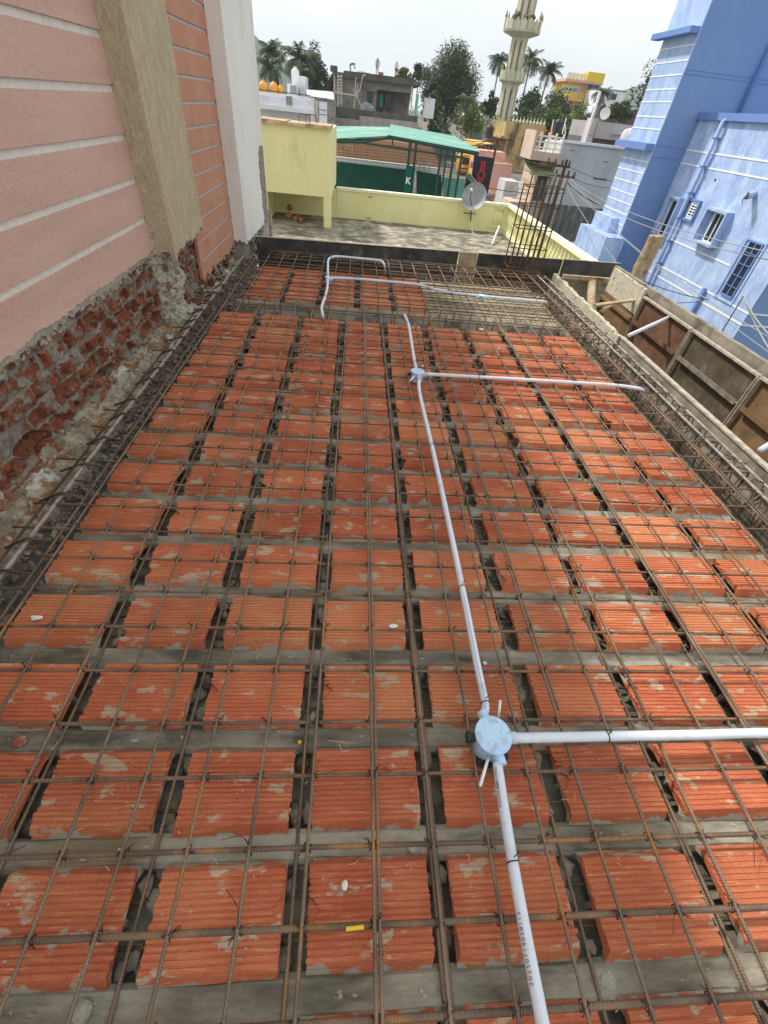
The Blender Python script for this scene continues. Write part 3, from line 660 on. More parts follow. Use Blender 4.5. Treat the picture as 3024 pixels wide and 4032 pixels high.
b = MB(); b.box((2.612, -1.2, .041), (2.655, 4.172, .055)); b.build('top_rim', M['rim'], parent=fs)
b = MB(); wobble_box(b, (2.598, 4.18), (2.655, 6.34), -.47, .055, .045, 80, .022, 9)
b.build('mortar_caked_board', M['mortarwood'], label='thick board caked with pale mortar, standing at the slab edge past the steel shutter', cat='formwork board')
spec = [(4.97, 4.03, 'rusty', 'rusty brown steel shutter panel farthest along the outer row'), (4.01, 3.07, 'darkplate', 'dark oily steel shutter panel in the middle of the outer row'), (3.05, 2.11, 'tanplate', 'tan rusted steel shutter panel near the photo edge in the outer row'), (2.09, 1.15, 'rusty', 'rusty steel shutter panel nearest the camera in the outer row')]
for y1, y0, mm, lab in spec:
    s_ = thing('steel_shutter', (3.2, (y0+y1)/2, -.30), lab, 'formwork shutter', 'steel shutter panels of the outer row')
    b = MB(); b.box((3.202, y0, -.30), (3.208, y1, .212)); b.build('plate', M[mm], parent=s_)
    b = MB(); b.box((3.165, y0, .205), (3.2015, y1, .222)); b.build('top_rim', M['rim'], parent=s_)
    b = MB(); b.box((3.150, y0+.03, -.052), (3.2015, y1-.03, -.040)); b.box((3.150, y0+.03, -.0398), (3.156, y1-.03, -.010)); b.build('middle_rib', M['oldsteel' if mm == 'darkplate' else mm], parent=s_)
    for yy in (y0, y1-.008):
        b = MB(); b.box((3.158, yy, -.29), (3.2015, yy+.008, .2045)); b.build('end_rib', M['rim'], parent=s_)
    b = MB(); b.box((3.150, y0+.03, -.29), (3.2015, y1-.03, -.28)); b.build('bottom_rib', M[mm], parent=s_)
b = MB(); wobble_box(b, (3.238, .9), (3.238, 5.95), -.3, .292, .045, 80, .004, 5)
b.build('outer_board', M['oldsteel'], label='long cement-grey board standing behind the outer steel shutter panels', cat='formwork board')
b = MB(); b.box((2.666, -1.2, -.345), (3.236, 6.3, -.315)); b.build('trough_board', M['darkplate'], label='dark board at the bottom of the empty formwork trough', cat='formwork board')
# mortar caked panel and far closing boards
b = MB(); wobble_box(b, (3.165, 4.99), (3.20, 5.86), .02, .285, .03, 40, .012, 15)
b.build('mortar_caked_shutter', M['mortarwood'], label='mortar-caked panel leaning at the head of the outer row below the split timber post', cat='formwork board')
b = MB(); b.box((3.19, 4.99, -.3), (3.2, 5.88, .018)); b.box((3.15, 5.0, -.06), (3.189, 5.86, -.03)); b.build('shutter_sheet', M['tanplate'], label='brown shutter sheet below the mortar-caked panel', cat='formwork shutter')
A = gz(2195, 1085, .09); B = gz(2398, 1106, .09)
b = MB(); b.beam((2.69, 6.10, .085), (3.62, 6.02, .105), .05, .045); b.build('cross_plank', M['wood'], label='rough timber plank laid across the far end of the formwork trough', cat='plank')
b = MB(); b.box((2.69, 6.13, -.3), (3.6, 6.15, .06)); b.build('end_board', M['ply'], label='pale plywood board closing the far end of the formwork trough', cat='formwork board')
b = MB(); b.tube([(2.98, 5.35, -.30), (3.0, 5.75, -.06), (3.06, 6.0, .06)], [.055, .052, .05], 10); b.build('timber_prop', M['wood'], smooth=True, label='short round log propped inside the far end of the trough', cat='log')
b = MB(); b.beam((2.67, 4.98, .085), (3.17, 5.12, .135), .06, .02); b.build('timber_strut', M['wood'], label='thin flat wooden strut wedged across the trough near the round log', cat='strut')
b = MB(); b.beam((2.75, 4.95, .03), (2.93, 5.12, .06), .05, .018); b.build('timber_wedge', M['wood'], label='small broken wood piece lying under the flat wooden strut', cat='wood piece')
for (p, q, lab) in (((2.66, 4.12, .085), (3.18, 4.42, .19), 'grey pipe spacer laid across the trough between rusty panel and board'), ((2.66, 2.22, .085), (3.18, 2.50, .20), 'pale pipe spacer across the trough close to the photo edge')):
    b = MB(); b.tube([p, q], .019, 12); b.build('spacer_pipe', M['pvc'], smooth=True, label=lab, cat='pipe')
# split timber post
def post(name, p, q, w0, d0, mat, lab, sd):
    b = MB(); p, q = Vector(p), Vector(q); n = 14; base = len(b.v); K = 10
    for i in range(n+1):
        c = p.lerp(q, i/n)
        for j in range(K):
            t = 2*pi*j/K; rr = 1+.16*nn(j*2.1, i*.5, sd)
            b.v.append((c.x+w0*rr*(abs(cos(t))**.6)*(1 if cos(t) > 0 else -1), c.y+d0*rr*(abs(sin(t))**.6)*(1 if sin(t) > 0 else -1), c.z + (.02*nn(j*1.3, sd, 4) if i == n else 0)))
    for i in range(n):
        for j in range(K): b.f.append((base+i*K+j, base+i*K+(j+1) % K, base+(i+1)*K+(j+1) % K, base+(i+1)*K+j)); b.mi.append(0)
    b.f += [tuple(base+j for j in range(K))[::-1], tuple(base+n*K+j for j in range(K))]; b.mi += [0, 0]
    b.build(name, mat, label=lab, cat='post')
post('timber_post', (3.36, 5.62, -.1), (3.36, 5.52, .70), .082, .055, M['wood'], 'thick split timber post standing up beside the blue house', 3)
post('timber_batten', gy(1069, 965, 6.66), gy(1063, 828, 6.66), .022, .03, M['wood'], 'dark upright timber batten between the white pillar and the black formwork sheet', 6)
# far metal formwork
segs = [((-1.30, 6.605), (1.42, 6.775), 'long black metal formwork sheet next to the white pillar'), ((1.70, 6.79), (2.95, 6.86), 'black metal formwork sheet behind the column cage'), ((2.965, 6.865), (3.85, 6.93), 'black metal formwork sheet ending at the split timber post')]
for k, (p, q, lab) in enumerate(segs):
    f_ = thing('formwork_sheet', (p[0], p[1], -.33), lab, 'formwork sheet', 'black metal sheets along the far slab edge')
    b = MB(); wobble_box(b, p, q, -.33, .118, .004, 30, .002, k+20); b.build('plate', M['darkmetal'], parent=f_)
    b = MB(); b.beam((p[0], p[1], .123), (q[0], q[1], .123), .035, .008); b.build('top_rim', M['rim'] if k < 2 else M['oldsteel'], parent=f_)
b = MB(); b.beam((1.435, 6.775, -.10), (1.69, 6.79, -.10), .03, .44); b.build('filler_board', M['wood'], label='short wooden filler board between two black metal formwork sheets', cat='formwork board')
for k, (px, py) in enumerate([(1100, 960), (1437, 960), (1455, 962), (1808, 1010), (1905, 1010), (2220, 1040)]):
    p = gy(px, py, 6.7)
    b = MB(); b.tube([(p[0], p[1], .13), (p[0]+.01, p[1]-.02, .05), (p[0]+.02, p[1]-.05, -.09)], .0025, 5); b.build('binding_wire', M['wire'], label=f'thin binding wire hanging over the black formwork sheet, {ORD[k]} from the white pillar', cat='wire', group='wires over the black formwork')
# column starter bars cage
cx0, cx1, cy0, cy1 = 2.08, 2.52, 6.50, 6.72
k = 0
for i in range(7):
    for j in range(2):
        if True:
            x = cx0+(cx1-cx0)*i/6 + R_.uniform(-.008, .008); y = cy0 if j == 0 else cy1; h_ = 1.0 + R_.uniform(-.10, .12)
            b = MB(); b.tube(wav((x, y, -.3), (x+.005, y+.01, h_), 8, .01, 600+k, .0), .0092, 8)
            b.build('column_bar', M['bardark'], smooth=True, label=f'upright rusty bar of the column cage, {ORD[i]} from the dish side, {"near" if j == 0 else "rear"} row', cat='rebar', group='upright bars of the column cage'); k += 1
for k, z in enumerate((.05, .28, .50, .74, .93)):
    b = MB(); a = .012; dz = R_.uniform(-.01, .012)
    b.tube([(cx0-a-.03, cy0-a, z), (cx1+a, cy0-a, z+dz), (cx1+a, cy1+a, z+dz), (cx0-a, cy1+a, z), (cx0-a, cy0-a-.02, z+.004)], .006, 6)
    b.build('column_tie', M['bardark'], smooth=True, label=f'rectangular steel tie around the upright column bars, {ORD[k]} from the bottom', cat='stirrup', group='ties of the column cage')
# ================================================================== CONDUITS
def smooth_path(pts, n=6):
    P = [Vector(p) for p in pts]; out_ = []
    for i in range(len(P)-1):
        p0 = P[max(i-1, 0)]; p1 = P[i]; p2 = P[i+1]; p3 = P[min(i+2, len(P)-1)]
        for k in range(n):
            t = k/n; out_.append(.5*((2*p1)+(-p0+p2)*t+(2*p0-5*p1+4*p2-p3)*t*t+(-p0+3*p1-3*p2+p3)*t**3))
    out_.append(P[-1]); return out_
def wire_ring(par, c, axis, r):
    b = MB(); A = Vector(axis).normalized(); a = A.orthogonal().normalized(); d = A.cross(a)
    b.tube([tuple(Vector(c)+(a*cos(t)+d*sin(t))*r+A*.002*t) for t in [2*pi*k/12 for k in range(14)]], .0017, 5)
    b.tube([tuple(Vector(c)+Vector((0, 0, r))), tuple(Vector(c)+Vector((.012, .008, r+.012))), tuple(Vector(c)+Vector((.02, .02, r*.4)))], .0014, 4)
    b.build('tie_wire', M['wire'], parent=par)
def on_pipe_text(par, txt, size, path, s0, ang, r, mat, sx=1.0, dots=False):
    cu = bpy.data.curves.new('t', 'FONT'); cu.body = txt; cu.size = size; cu.resolution_u = 3
    if dots: cu.space_character = 1.25
    ob = bpy.data.objects.new('t', cu); me = bpy.data.meshes.new_from_object(ob); bpy.data.objects.remove(ob)
    vs = []
    P = [Vector(p) for p in path]; acc = [0]
    for i in range(len(P)-1): acc.append(acc[-1]+(P[i+1]-P[i]).length)
    for v in me.vertices:
        s = s0+v.co.x*sx; i = 0
        while i < len(P)-2 and acc[i+1] < s: i += 1
        t = (s-acc[i])/(acc[i+1]-acc[i]); c = P[i].lerp(P[i+1], t); T = (P[i+1]-P[i]).normalized()
        up = Vector((0, 0, 1)); side = T.cross(up).normalized(); up = side.cross(T)
        a = ang + v.co.y/r      # angle from the top towards the left side
        vs.append(tuple(c + (up*cos(a) - side*sin(a))*(r+.0006)))
    b = MB(); b.add(vs, [tuple(p.vertices) for p in me.polygons])
    b.build('printed_lettering', mat, parent=par)
PR = .0138
def pipe(name, pts, label, ties=(), r=PR, stripe=False, n=6):
    path = smooth_path(pts, n); o = thing(name, tuple(path[len(path)//2]), label, 'conduit pipe')
    b = MB(); b.tube(path, r, 16); b.build('pipe', M['pvc'], parent=o, smooth=True)
    for t in ties:
        i = max(1, min(len(path)-2, int(t*(len(path)-1)))); wire_ring(o, path[i], path[i+1]-path[i-1], r+.0015)
    if stripe:
        b = MB(); m_ = int(len(path)*.62); vs = []
        for i in range(m_-0, len(path)):
            T = (path[min(i+1, len(path)-1)]-path[i-1]).normalized(); side = T.cross(Vector((0, 0, 1))).normalized(); up = side.cross(T)
            for a in (.16, .27): vs.append(tuple(path[i] + (up*cos(a)+side*sin(a))*(r+.0005)))
        b.add(vs, [(2*i, 2*i+1, 2*i+3, 2*i+2) for i in range(len(vs)//2-1)]); b.build('blue_line', M['blueline'], parent=o)
    return o, path
def G(px, py, z): return gz(px, py, z)
Z1 = .030
b1 = gz(1645, 1462, .045); b2 = gz(1942, 2895, .055)
p_up = [G(1592, 1240, .035), G(1609, 1283, Z1), G(1630, 1413, Z1), (b1[0]-.005, b1[1]+.04, .030)]
pipe('conduit', p_up, 'short grey conduit running beyond the small round junction box', ties=(.3, .75))
p_mid = [(b1[0]+.008, b1[1]-.05, .028), G(1650, 1533, Z1), G(1665, 1609, Z1), G(1708, 1790, Z1), G(1775, 2100, Z1), G(1826, 2347, Z1), G(1880, 2623, Z1+.002), G(1911, 2775, .034), (b2[0]-.013, b2[1]+.075, .035)]
o_, path = pipe('conduit', p_mid, 'long grey conduit with a thin blue line joining the two round junction boxes', ties=(.05, .37, .62, .86), stripe=True)
p_low = [G(1958, 3003, .034), G(1984, 3184, .036), G(2016, 3380, .040), G(2064, 3650, .050), G(2137, 4032, .070), G(2190, 4290, .085)]
o_, path = pipe('conduit', p_low, 'grey conduit with printed lettering coming from the big junction box towards the camera', ties=(.42,), r=.0155, n=8)
rp = [p for p in path][::-1]
L_ = sum((path[i+1]-path[i]).length for i in range(len(path)-1))
def s_at(px, py):    # arc length from the near end of the point closest to a pixel's ground point
    q = Vector(gz(px, py, .05)); best = (9, 0); s = 0
    for i in range(len(rp)-1):
        dd = ((rp[i]-q).length, s); best = min(best, dd); s += (rp[i+1]-rp[i]).length
    return best[1]
on_pipe_text(o_, 'FINOLEX', .0125, rp, s_at(1975, 3182), .62, .0155, M['ink'], 1.35)
on_pipe_text(o_, 'PIPES & FITTINGS', .0085, rp, s_at(1962, 3095), .62, .0155, M['ink'], .85)
on_pipe_text(o_, '20250714028112', .0135, rp, s_at(2103, 3880), .55, .0155, M['ink'], 1.1, True)
pipe('conduit', [(b2[0]+.055, b2[1]-.004, .040), G(2386, 2899, .040), G(2747, 2893, .040), G(3024, 2886, .040), (2.44, gz(3024, 2886, .04)[1]+.0, .038)], 'pale grey conduit running sideways from the big junction box to the photo edge', ties=(.27, .78), r=.0155)
pipe('conduit', [(b1[0]+.06, b1[1]-.008, .030), G(1800, 1480, .03), G(2089, 1497, .03), G(2400, 1516, .03), G(2488, 1526, .03), G(2526, 1534, .022), G(2531, 1546, -.02), G(2524, 1572, -.09)], 'grey conduit from the small junction box bending down at the slab edge', ties=(.2, .47, .85))
# far loop
zz = .028
pipe('conduit', [G(1277, 1262, -.10), G(1271, 1245, .02), G(1267, 1208, zz), G(1280, 1170, zz), G(1289, 1130, zz), (gz(1290, 1103, zz))], 'short grey conduit dipping into the stirrup beam from the white tee piece', ties=(.6,))
pipe('conduit', [gz(1291, 1088, zz), G(1291, 1050, zz+.02), G(1293, 1024, .05), G(1306, 1013, .055), G(1334, 1010, .055), G(1420, 1018, .055), G(1492, 1026, .055), G(1508, 1034, .05), G(1514, 1048, .02), G(1516, 1075, -.10)], 'white conduit loop standing at the far end with a bent corner', ties=(.3, .72))
pipe('conduit', [G(1303, 1094, zz), G(1395, 1098, zz), G(1530, 1109, zz), G(1640, 1120, zz), G(1698, 1135, .02), G(1760, 1150, .01), G(1822, 1158, .01), (gz(1885, 1164, .012))], 'long wavy grey conduit between the white tee piece and the smallest junction box', ties=(.15, .55, .9))
pipe('conduit', [gz(1912, 1168, .012), G(1990, 1175, .012), G(2110, 1185, .012), G(2150, 1190, .0), G(2158, 1200, -.08)], 'grey conduit running from the smallest junction box towards the column cage side', ties=(.5,))
def jbox(c, R, lid_z, h, spig, label, axis=(0, 0, 1), cap_dir=None, rods=()):
    o = thing('junction_box', (c[0], c[1], lid_z-h), label, 'junction box')
    b = MB(); b.lathe([(R*.90, lid_z-h), (R*.92, lid_z-h+.004), (R*.94, lid_z-.006)], (c[0], c[1], 0), 32); b.build('box_body', M['pvcblue'], parent=o, smooth=False)
    b = MB(); b.lathe([(R*.97, lid_z-.0055), (R, lid_z-.004), (R, lid_z+.001), (R*.97, lid_z+.003), (R*.6, lid_z+.0035)], (c[0], c[1], 0), 40); b.build('lid', M['pvcblue'], parent=o, smooth=False)
    for dx, dy in ((.45, .1), (-.35, -.42)):
        b = MB(); b.lathe([(R*.06, lid_z+.0036), (R*.05, lid_z+.0062), (R*.02, lid_z+.0068)], (c[0]+R*dx, c[1]+R*dy, 0), 10); b.build('screw', M['pvc'], parent=o)
    for dx, dy in spig:
        b = MB(); d = Vector((dx, dy, 0)).normalized(); p = Vector((c[0], c[1], lid_z-.022))+d*R*.9
        b.tube([tuple(p), tuple(p+d*R*.48), tuple(p+d*R*.5)], [R*.31, R*.31, R*.29], 18); b.build('spigot', M['pvcblue'], parent=o, smooth=False)
    if cap_dir:
        d = Vector((*cap_dir, 0)).normalized(); p = Vector((c[0], c[1], lid_z-.028))+d*R*.88
        b = MB(); b.tube([tuple(p), tuple(p+d*R*.30), tuple(p+d*R*.31), tuple(p+d*R*.48)], [R*.25, R*.25, R*.30, R*.30], 14); b.build('blanking_cap', M['black'], parent=o)
    return o
jbox(b2, .060, .058, .085, ((-.18, 1), (1, -.03), (.16, -1)), 'big pale blue round junction box with a black plug nearest the camera', cap_dir=(-1, .05))
jbox(b1, .052, .045, .075, ((-.05, 1), (1, -.05), (.12, -1)), 'smaller pale blue round junction box farther along the main conduit', cap_dir=(-1, .1))
bs = gz(1898, 1166, .02); jbox(bs, .04, .028, .05, ((-1, .02), (1, -.02)), 'smallest pale junction box among the dense bars at the far right', )
bt = gz(1291, 1096, .03)
o = thing('tee_piece', (bt[0], bt[1], 0), 'small white conduit tee piece with a black plug near the far wall', 'tee piece')
b = MB(); b.lathe([(.034, .0), (.034, .045), (.03, .048)], (bt[0], bt[1], 0), 20); b.build('tee_body', M['pvcblue'], parent=o)
for d in ((1, 0), (0, 1), (0, -1)):
    b = MB(); p = Vector((bt[0], bt[1], .024)); dd = Vector((*d, 0)); b.tube([tuple(p+dd*.03), tuple(p+dd*.055)], .020, 14); b.build('spigot', M['pvcblue'], parent=o)
b = MB(); b.tube([(bt[0]-.03, bt[1], .024), (bt[0]-.06, bt[1], .024)], .017, 12); b.build('blanking_cap', M['black'], parent=o)
for k, (a, c, z0, z1, lab) in enumerate([((1962, 2825), (1970, 2758), .03, .075, 'thin white rod pinning the big junction box on its far side'), ((1925, 2975), (1891, 3092), .03, .10, 'thin white rod pinning the big junction box on its near side'), ((1662, 1445), (1665, 1440), .03, .06, 'tiny white rod behind the smaller junction box'), ((1632, 1480), (1614, 1500), .035, .03, 'short white rod in front of the smaller junction box')]):
    b = MB(); b.tube([gz(*a, z0), gz(*c, z1)], .0048 if k < 2 else .006, 8); b.build('pin_rod', M['whitepaint'], smooth=True, label=lab, cat='rod')
# black foam around the big box
b = MB()
for k in range(26):
    t = R_.uniform(-.3, pi*.9); b.ico((b2[0]+.066*cos(-t+.4), b2[1]+.062*sin(-t+.4), -.028+R_.uniform(-.01, .006)), R_.uniform(.008, .015), .4, 1)
b.build('black_rag', M['black'], label='crumpled black plastic rag stuffed under the big junction box', cat='rag')
b = MB(); b.box((b2[0]-.13, b2[1]-.055, -.072), (b2[0]+.10, b2[1]+.06, -.066))

# ================================================================== DEBRIS
M['chip'] = material('cement_chip', (.24,.23,.20), (.46,.44,.39), scale=30, rough=.95, bump=.5)
M['straw'] = material('straw', (.55,.42,.22), (.66,.54,.32), scale=30, rough=.9, bump=0)
for (px, py, z, s_, mm, lab, cat, sq) in [(145, 2434, -.04, .014, 'whitepaint', 'white stone chip on a block beside the bars close to the brick wall', 'stone chip', (1.5, .8, .5)),
        (1549, 2465, -.038, .012, 'whitepaint', 'white torn paper scrap on a block left of the long conduit', 'paper scrap', (1.5, .8, .2)),
        (1356, 3486, -.036, .011, 'whitepaint', 'small pinkish white pebble on the middle block nearest the camera', 'pebble', (.8, 1.2, .9)),
        (78, 2921, -.085, .017, 'clay', 'broken piece of red tile on the joist near the brick wall side', 'tile piece', (1.1, 1.1, .3)),
        (1535, 3020, -.036, .012, 'clay', 'three-cornered red tile crumb on the middle block column', 'tile crumb', (1.6, .7, .6)),
        (1630, 3350, -.088, .016, 'mortar', 'grey angular mortar chunk in the joist gap under the doubled bars', 'mortar chunk', (1.2, .9, .7)),
        (326, 3986, -.088, .022, 'mortar', 'large flat grey mortar chunk on the lowest joist', 'mortar chunk', (1.1, 1.1, .5)),
        (2395, 3880, -.092, .026, 'mortar', 'pointed grey cement lump on the lowest joist near the conduit', 'mortar chunk', (.8, 1.2, .35)),
        (1180, 2923, -.088, .007, 'yellowp', 'tiny yellow pebble on the joist by the doubled bars', 'pebble', (1, 1, .7)),
        (1895, 1298, -.03, .018, 'whitepaint', 'white lump on the clay block farthest from the camera', 'lump', (1.4, .8, .5)),
        (2702, 2626, -.085, .012, 'mortar', 'rounded grey stone on the joist beside the lapped bars', 'stone', (.8, 1.2, .9)),
        (1908, 2614, -.085, .009, 'whitepaint', 'round white pebble beside the long conduit', 'pebble', (1, 1, .8))]:
    if 'yellowp' not in M: M['yellowp'] = plain('yellow_paint', (.75, .50, .02), .6)
    b = MB(); p = gz(px, py, z); b.ico((p[0], p[1], z+s_*sq[2]*.5), s_, .22, 2, sq); b.build(cat.replace(' ', '_'), M[mm], label=lab, cat=cat)
p = gz(1397, 3655, .0); b = MB(); b.tube([(p[0]-.022, p[1]-.001, .010), (p[0]+.022, p[1]+.001, .010)], .0045, 8); b.build('yellow_tape', M['yellowp'], label='short yellow painted tape mark on the thick cross bar nearest the camera', cat='tape')
p = gz(1351, 2931, -.09); b = MB(); b.box((p[0]-.055, p[1]-.008, -.094), (p[0]+.045, p[1]+.010, -.088), rz=-.08); b.build('bark_strip', M['wood'], label='dark brown strip of bark on the joist between block rows', cat='bark strip')
b = MB()
for k in range(1700):     # cement crumbs gathered along the joists
    r = R_.randrange(0, 13); y = FAR[r]+.052+R_.gauss(0, .020)
    if r < 6 or R_.random() < .35:
        b.ico((R_.uniform(-1.2, 2.2), y, -.094+R_.uniform(0, .006)), abs(R_.gauss(.0015, .0020))+.0012, .55, 1, (R_.uniform(.7, 2.2), R_.uniform(.6, 1.3), .5))
for k in range(420):
    r = R_.randrange(1, 9); c = R_.randrange(9); b.ico((COLX[c]+R_.uniform(.02, .29), FAR[r]-R_.uniform(.01, .18), -.0435), R_.uniform(.0012, .003), .4, 1, (1.6, 1, .6))
b.build('cement_crumbs', M['chip'], kind='stuff', label='pale cement crumbs scattered along the joists and on the blocks', cat='crumbs')
b = MB()
for k in range(150):
    x, y = R_.uniform(-1.1, 2.1), R_.uniform(-.1, 2.6); a = R_.uniform(0, pi); l = R_.uniform(.006, .028)
    z = -.041; b.tube([(x, y, z), (x+l*cos(a)*.5, y+l*sin(a)*.5, z+.002), (x+l*cos(a+.2), y+l*sin(a+.2), z)], .0009, 4)
b.build('straw_bits', M['straw'], kind='stuff', label='tiny straw and wire bits strewn over the blocks', cat='straw')
for k, (px, py, dx, dy, l, lab) in enumerate([(1290, 3760, 0, 0, 0, '')][:0]): pass
rw = random.Random(5)
for k in range(46):     # stray thin wires curling from the ties
    i = rw.randrange(1, 20); y = TR[rw.randrange(2, 16)][0]; x = lx(i, y); a = rw.uniform(0, 2*pi); l = rw.uniform(.03, .10)
    b = MB(); b.tube(smooth_path([(x, y, .012), (x+l*.4*cos(a), y+l*.4*sin(a), .03+rw.uniform(-.03, .02)), (x+l*cos(a+.5), y+l*sin(a+.5), rw.uniform(-.03, .02))], 5), .0009, 4)
    b.build('stray_wire', M['wire'], label=f'hair-thin loose tie wire end near long bar number {i+1} of the mesh', cat='wire', group='loose tie wire ends curling from the mesh')
# ================================================================== SURROUNDINGS
def dep(px, py, Y):    # metres per photo pixel at that place
    d = ray(px, py); return Y/d[1]/FPX
M['ground'] = material('town_ground', (.10,.09,.075), (.20,.18,.15), scale=.4, rough=.95, bump=.3, bscale=4, bdist=.05)
b = MB()
def gzf(y): return -6.2 if y < 15 else (-6.2+3.6*min(1, (y-15)/27))
ys = [-60, 0, 15, 20, 28, 35, 42, 60, 120, 300, 900, 2600]; xs = [-2200, -300, -60, -20, 0, 20, 60, 300, 2200]
for y in ys:
    for x in xs: b.v.append((x, y, gzf(y)))
for i in range(len(ys)-1):
    for j in range(len(xs)-1): a = i*len(xs)+j; b.f.append((a, a+1, a+len(xs)+1, a+len(xs))); b.mi.append(0)
b.build('ground', M['ground'], kind='structure')
# slab structure under us, so the house stands on something
M['rawconc'] = material('raw_concrete', (.25,.24,.21), (.36,.34,.30), scale=2, rough=.9, bump=.4, stain=(.14,.13,.12), sscale=1.5, slo=.5, shi=.7)
b = MB(); b.box((-1.6, -1.25, -6.2), (3.2, 6.55, -.55)); b.build('house_storey', M['rawconc'], label='grey masonry storey carrying the block slab', cat='house')
# ---- neighbour terrace, pale yellow
M['yellow'] = material('pale_yellow_paint', (.74,.72,.34), (.80,.77,.42), scale=1.2, rough=.8, bump=.25, bscale=30, stain=(.50,.46,.24), sscale=2.2, slo=.58, shi=.78, sfac=.5, fine=.15, stretch=(1.6,1.6,.45))
M['cream'] = material('pale_cream_coping', (.78,.76,.52), (.82,.80,.60), scale=2, rough=.8, bump=.2, stain=(.5,.47,.32), sscale=3, slo=.6, shi=.75, sfac=.5)
M['terr'] = material('stained_terrace', (.19,.165,.125), (.27,.235,.175), scale=4.2, rough=.9, bump=.4, bscale=12, stain=(.115,.105,.085), sscale=2.8, slo=.48, shi=.58, sfac=.92, c3=(.46,.42,.32), c3scale=6.5, stretch=(.8,1.1,1), fine=.3)
ZT_ = -1.0
b = MB(); b.box((-3.4, 7.0, -6.2), (4.38, 15.15, -1.02)); b.build('neighbour_house', M['yellow'], label='pale yellow neighbour house under the stained roof terrace', cat='house')
b = MB(); b.box((-3.39, 7.01, -1.018), (4.37, 15.14, ZT_)); b.build('terrace_floor', M['terr'], kind='structure')
pw = thing('parapet', (1.8, 15.2, ZT_), 'pale yellow parapet wall along the back of the stained terrace', 'parapet')
xc0 = gy(1933, 900, 15.2)[0]
b = MB(); b.box((-.60, 15.16, ZT_), (xc0, 15.30, -.345)); b.box((4.30, 15.161, ZT_), (4.5, 15.299, -.346)); b.build('wall_face', M['yellow'], parent=pw)
b = MB(); b.box((-.60, 15.13, -.344), (4.52, 15.34, -.285)); b.build('coping', M['cream'], parent=pw)
b = MB(); b.box((xc0+.001, 15.17, ZT_), (4.299, 15.29, ZT_+.10)); b.build('baluster_base', M['yellow'], parent=pw)
def baluster_prof(h, r): return [(r*.8, 0), (r*.8, h*.06), (r*.45, h*.12), (r*.9, h*.30), (r, h*.42), (r*.7, h*.62), (r*.38, h*.80), (r*.7, h*.88), (r*.8, h*.95), (r*.8, h)]
n_b = 3
for i in range(n_b):
    x = xc0 + (4.30-xc0)*(i+.5)/n_b
    b = MB(); b.lathe(baluster_prof(.552, .10), (x, 15.23, ZT_+.101), 12); b.build('baluster', M['yellow'], parent=pw, smooth=True)
bs_ = thing('balustrade', (4.45, 11, ZT_), 'pale yellow balustrade with vase-shaped balusters down the street side of the terrace', 'balustrade')
b = MB(); b.box((4.36, 6.95, -.345), (4.56, 15.125, -.285)); b.build('handrail', M['cream'], parent=bs_)
b = MB(); b.box((4.385, 6.95, ZT_), (4.53, 15.12, ZT_+.10)); b.build('base_kerb', M['cream'], parent=bs_)
for k in range(38):
    b = MB(); b.lathe(baluster_prof(.552, .072), (4.455, 7.1+.212*k, ZT_+.101), 10); b.build('baluster', M['yellow'], parent=bs_, smooth=True)
tk = thing('tank_room', (-1.5, 14.5, ZT_), 'pale yellow water tank box raised on a square leg above the terrace corner', 'water tank')
b = MB(); b.box((-3.3, 13.64, -.34), (-.67, 16.6, .97)); b.build('tank_body', M['yellow'], parent=tk)
M['planktop'] = material('rusty_stained_slab', (.42,.27,.15), (.60,.50,.30), scale=4, rough=.9, bump=.5, stain=(.25,.14,.08), sscale=3, slo=.5, shi=.65)
for k, (x0, x1) in enumerate(((-3.2, -2.42), (-2.40, -1.72), (-1.70, -1.26), (-1.24, -.69))):
    b = MB(); z0 = .972; dz = [.0, .012, -.0, .008][k]
    b.box((x0, 13.56, z0), (x1, 14.6+.1*k, z0+.055+dz)); b.build('cover_slab', M['planktop'], parent=tk)
for k, x in enumerate((-1.45, -1.30)):
    b = MB(); z = 1.03; b.tube([(x, 13.9+.2*k, z), (x, 13.9+.2*k, z+.14), (x+.02, 13.9+.2*k, z+.16), (x+.24, 13.9+.2*k, z+.15), (x+.25, 13.9+.2*k, z+.12), (x+.25, 13.9+.2*k, z)], .008, 6); b.build('lifting_loop', M['bardark'], parent=tk)
b = MB(); b.box((-.87, 13.645, ZT_), (-.675, 13.86, -.341)); b.build('leg', M['yellow'], parent=tk)
b = MB(); b.box((-3.3, 15.16, ZT_), (-.61, 15.3, -.341)); b.box((-2.45, 13.9, ZT_), (-2.33, 15.155, -.342)); b.build('alcove_wall', M['yellow'], parent=tk)
M['pot'] = material('terracotta_pot', (.33,.13,.08), (.42,.18,.11), scale=8, rough=.85, bump=.2)
for k, (px, py, s_) in enumerate([(1137, 862, 1.0), (1143, 845, .9), (1164, 870, .8), (1184, 874, .72), (1174, 858, .6)]):
    p = gz(px, py, ZT_); b = MB(); r = .085*s_
    b.lathe([(r*.5, 0), (r*.85, r*.3), (r, r*.8), (r*.8, r*1.35), (r*.45, r*1.55), (r*.55, r*1.75), (r*.45, r*1.7), (r*.3, r*1.4)], (p[0], p[1], ZT_+(.10 if k == 1 else 0)), 16)
    b.build('clay_pot', M['pot'], smooth=True, label=f'{["big round", "topmost", "middle", "outermost small", "rearmost"][k]} terracotta pot of the cluster under the yellow tank box', cat='pot', group='terracotta pots under the tank box')
p = gz(1445, 897, ZT_); b = MB(); b.tube([(p[0]+.12*cos(t), p[1]+.2*sin(t), ZT_+.01) for t in [2*pi*k/16 for k in range(15)]], .008, 5); b.build('wire_coil', M['wire'], label='dark loop of wire lying on the stained terrace', cat='wire')
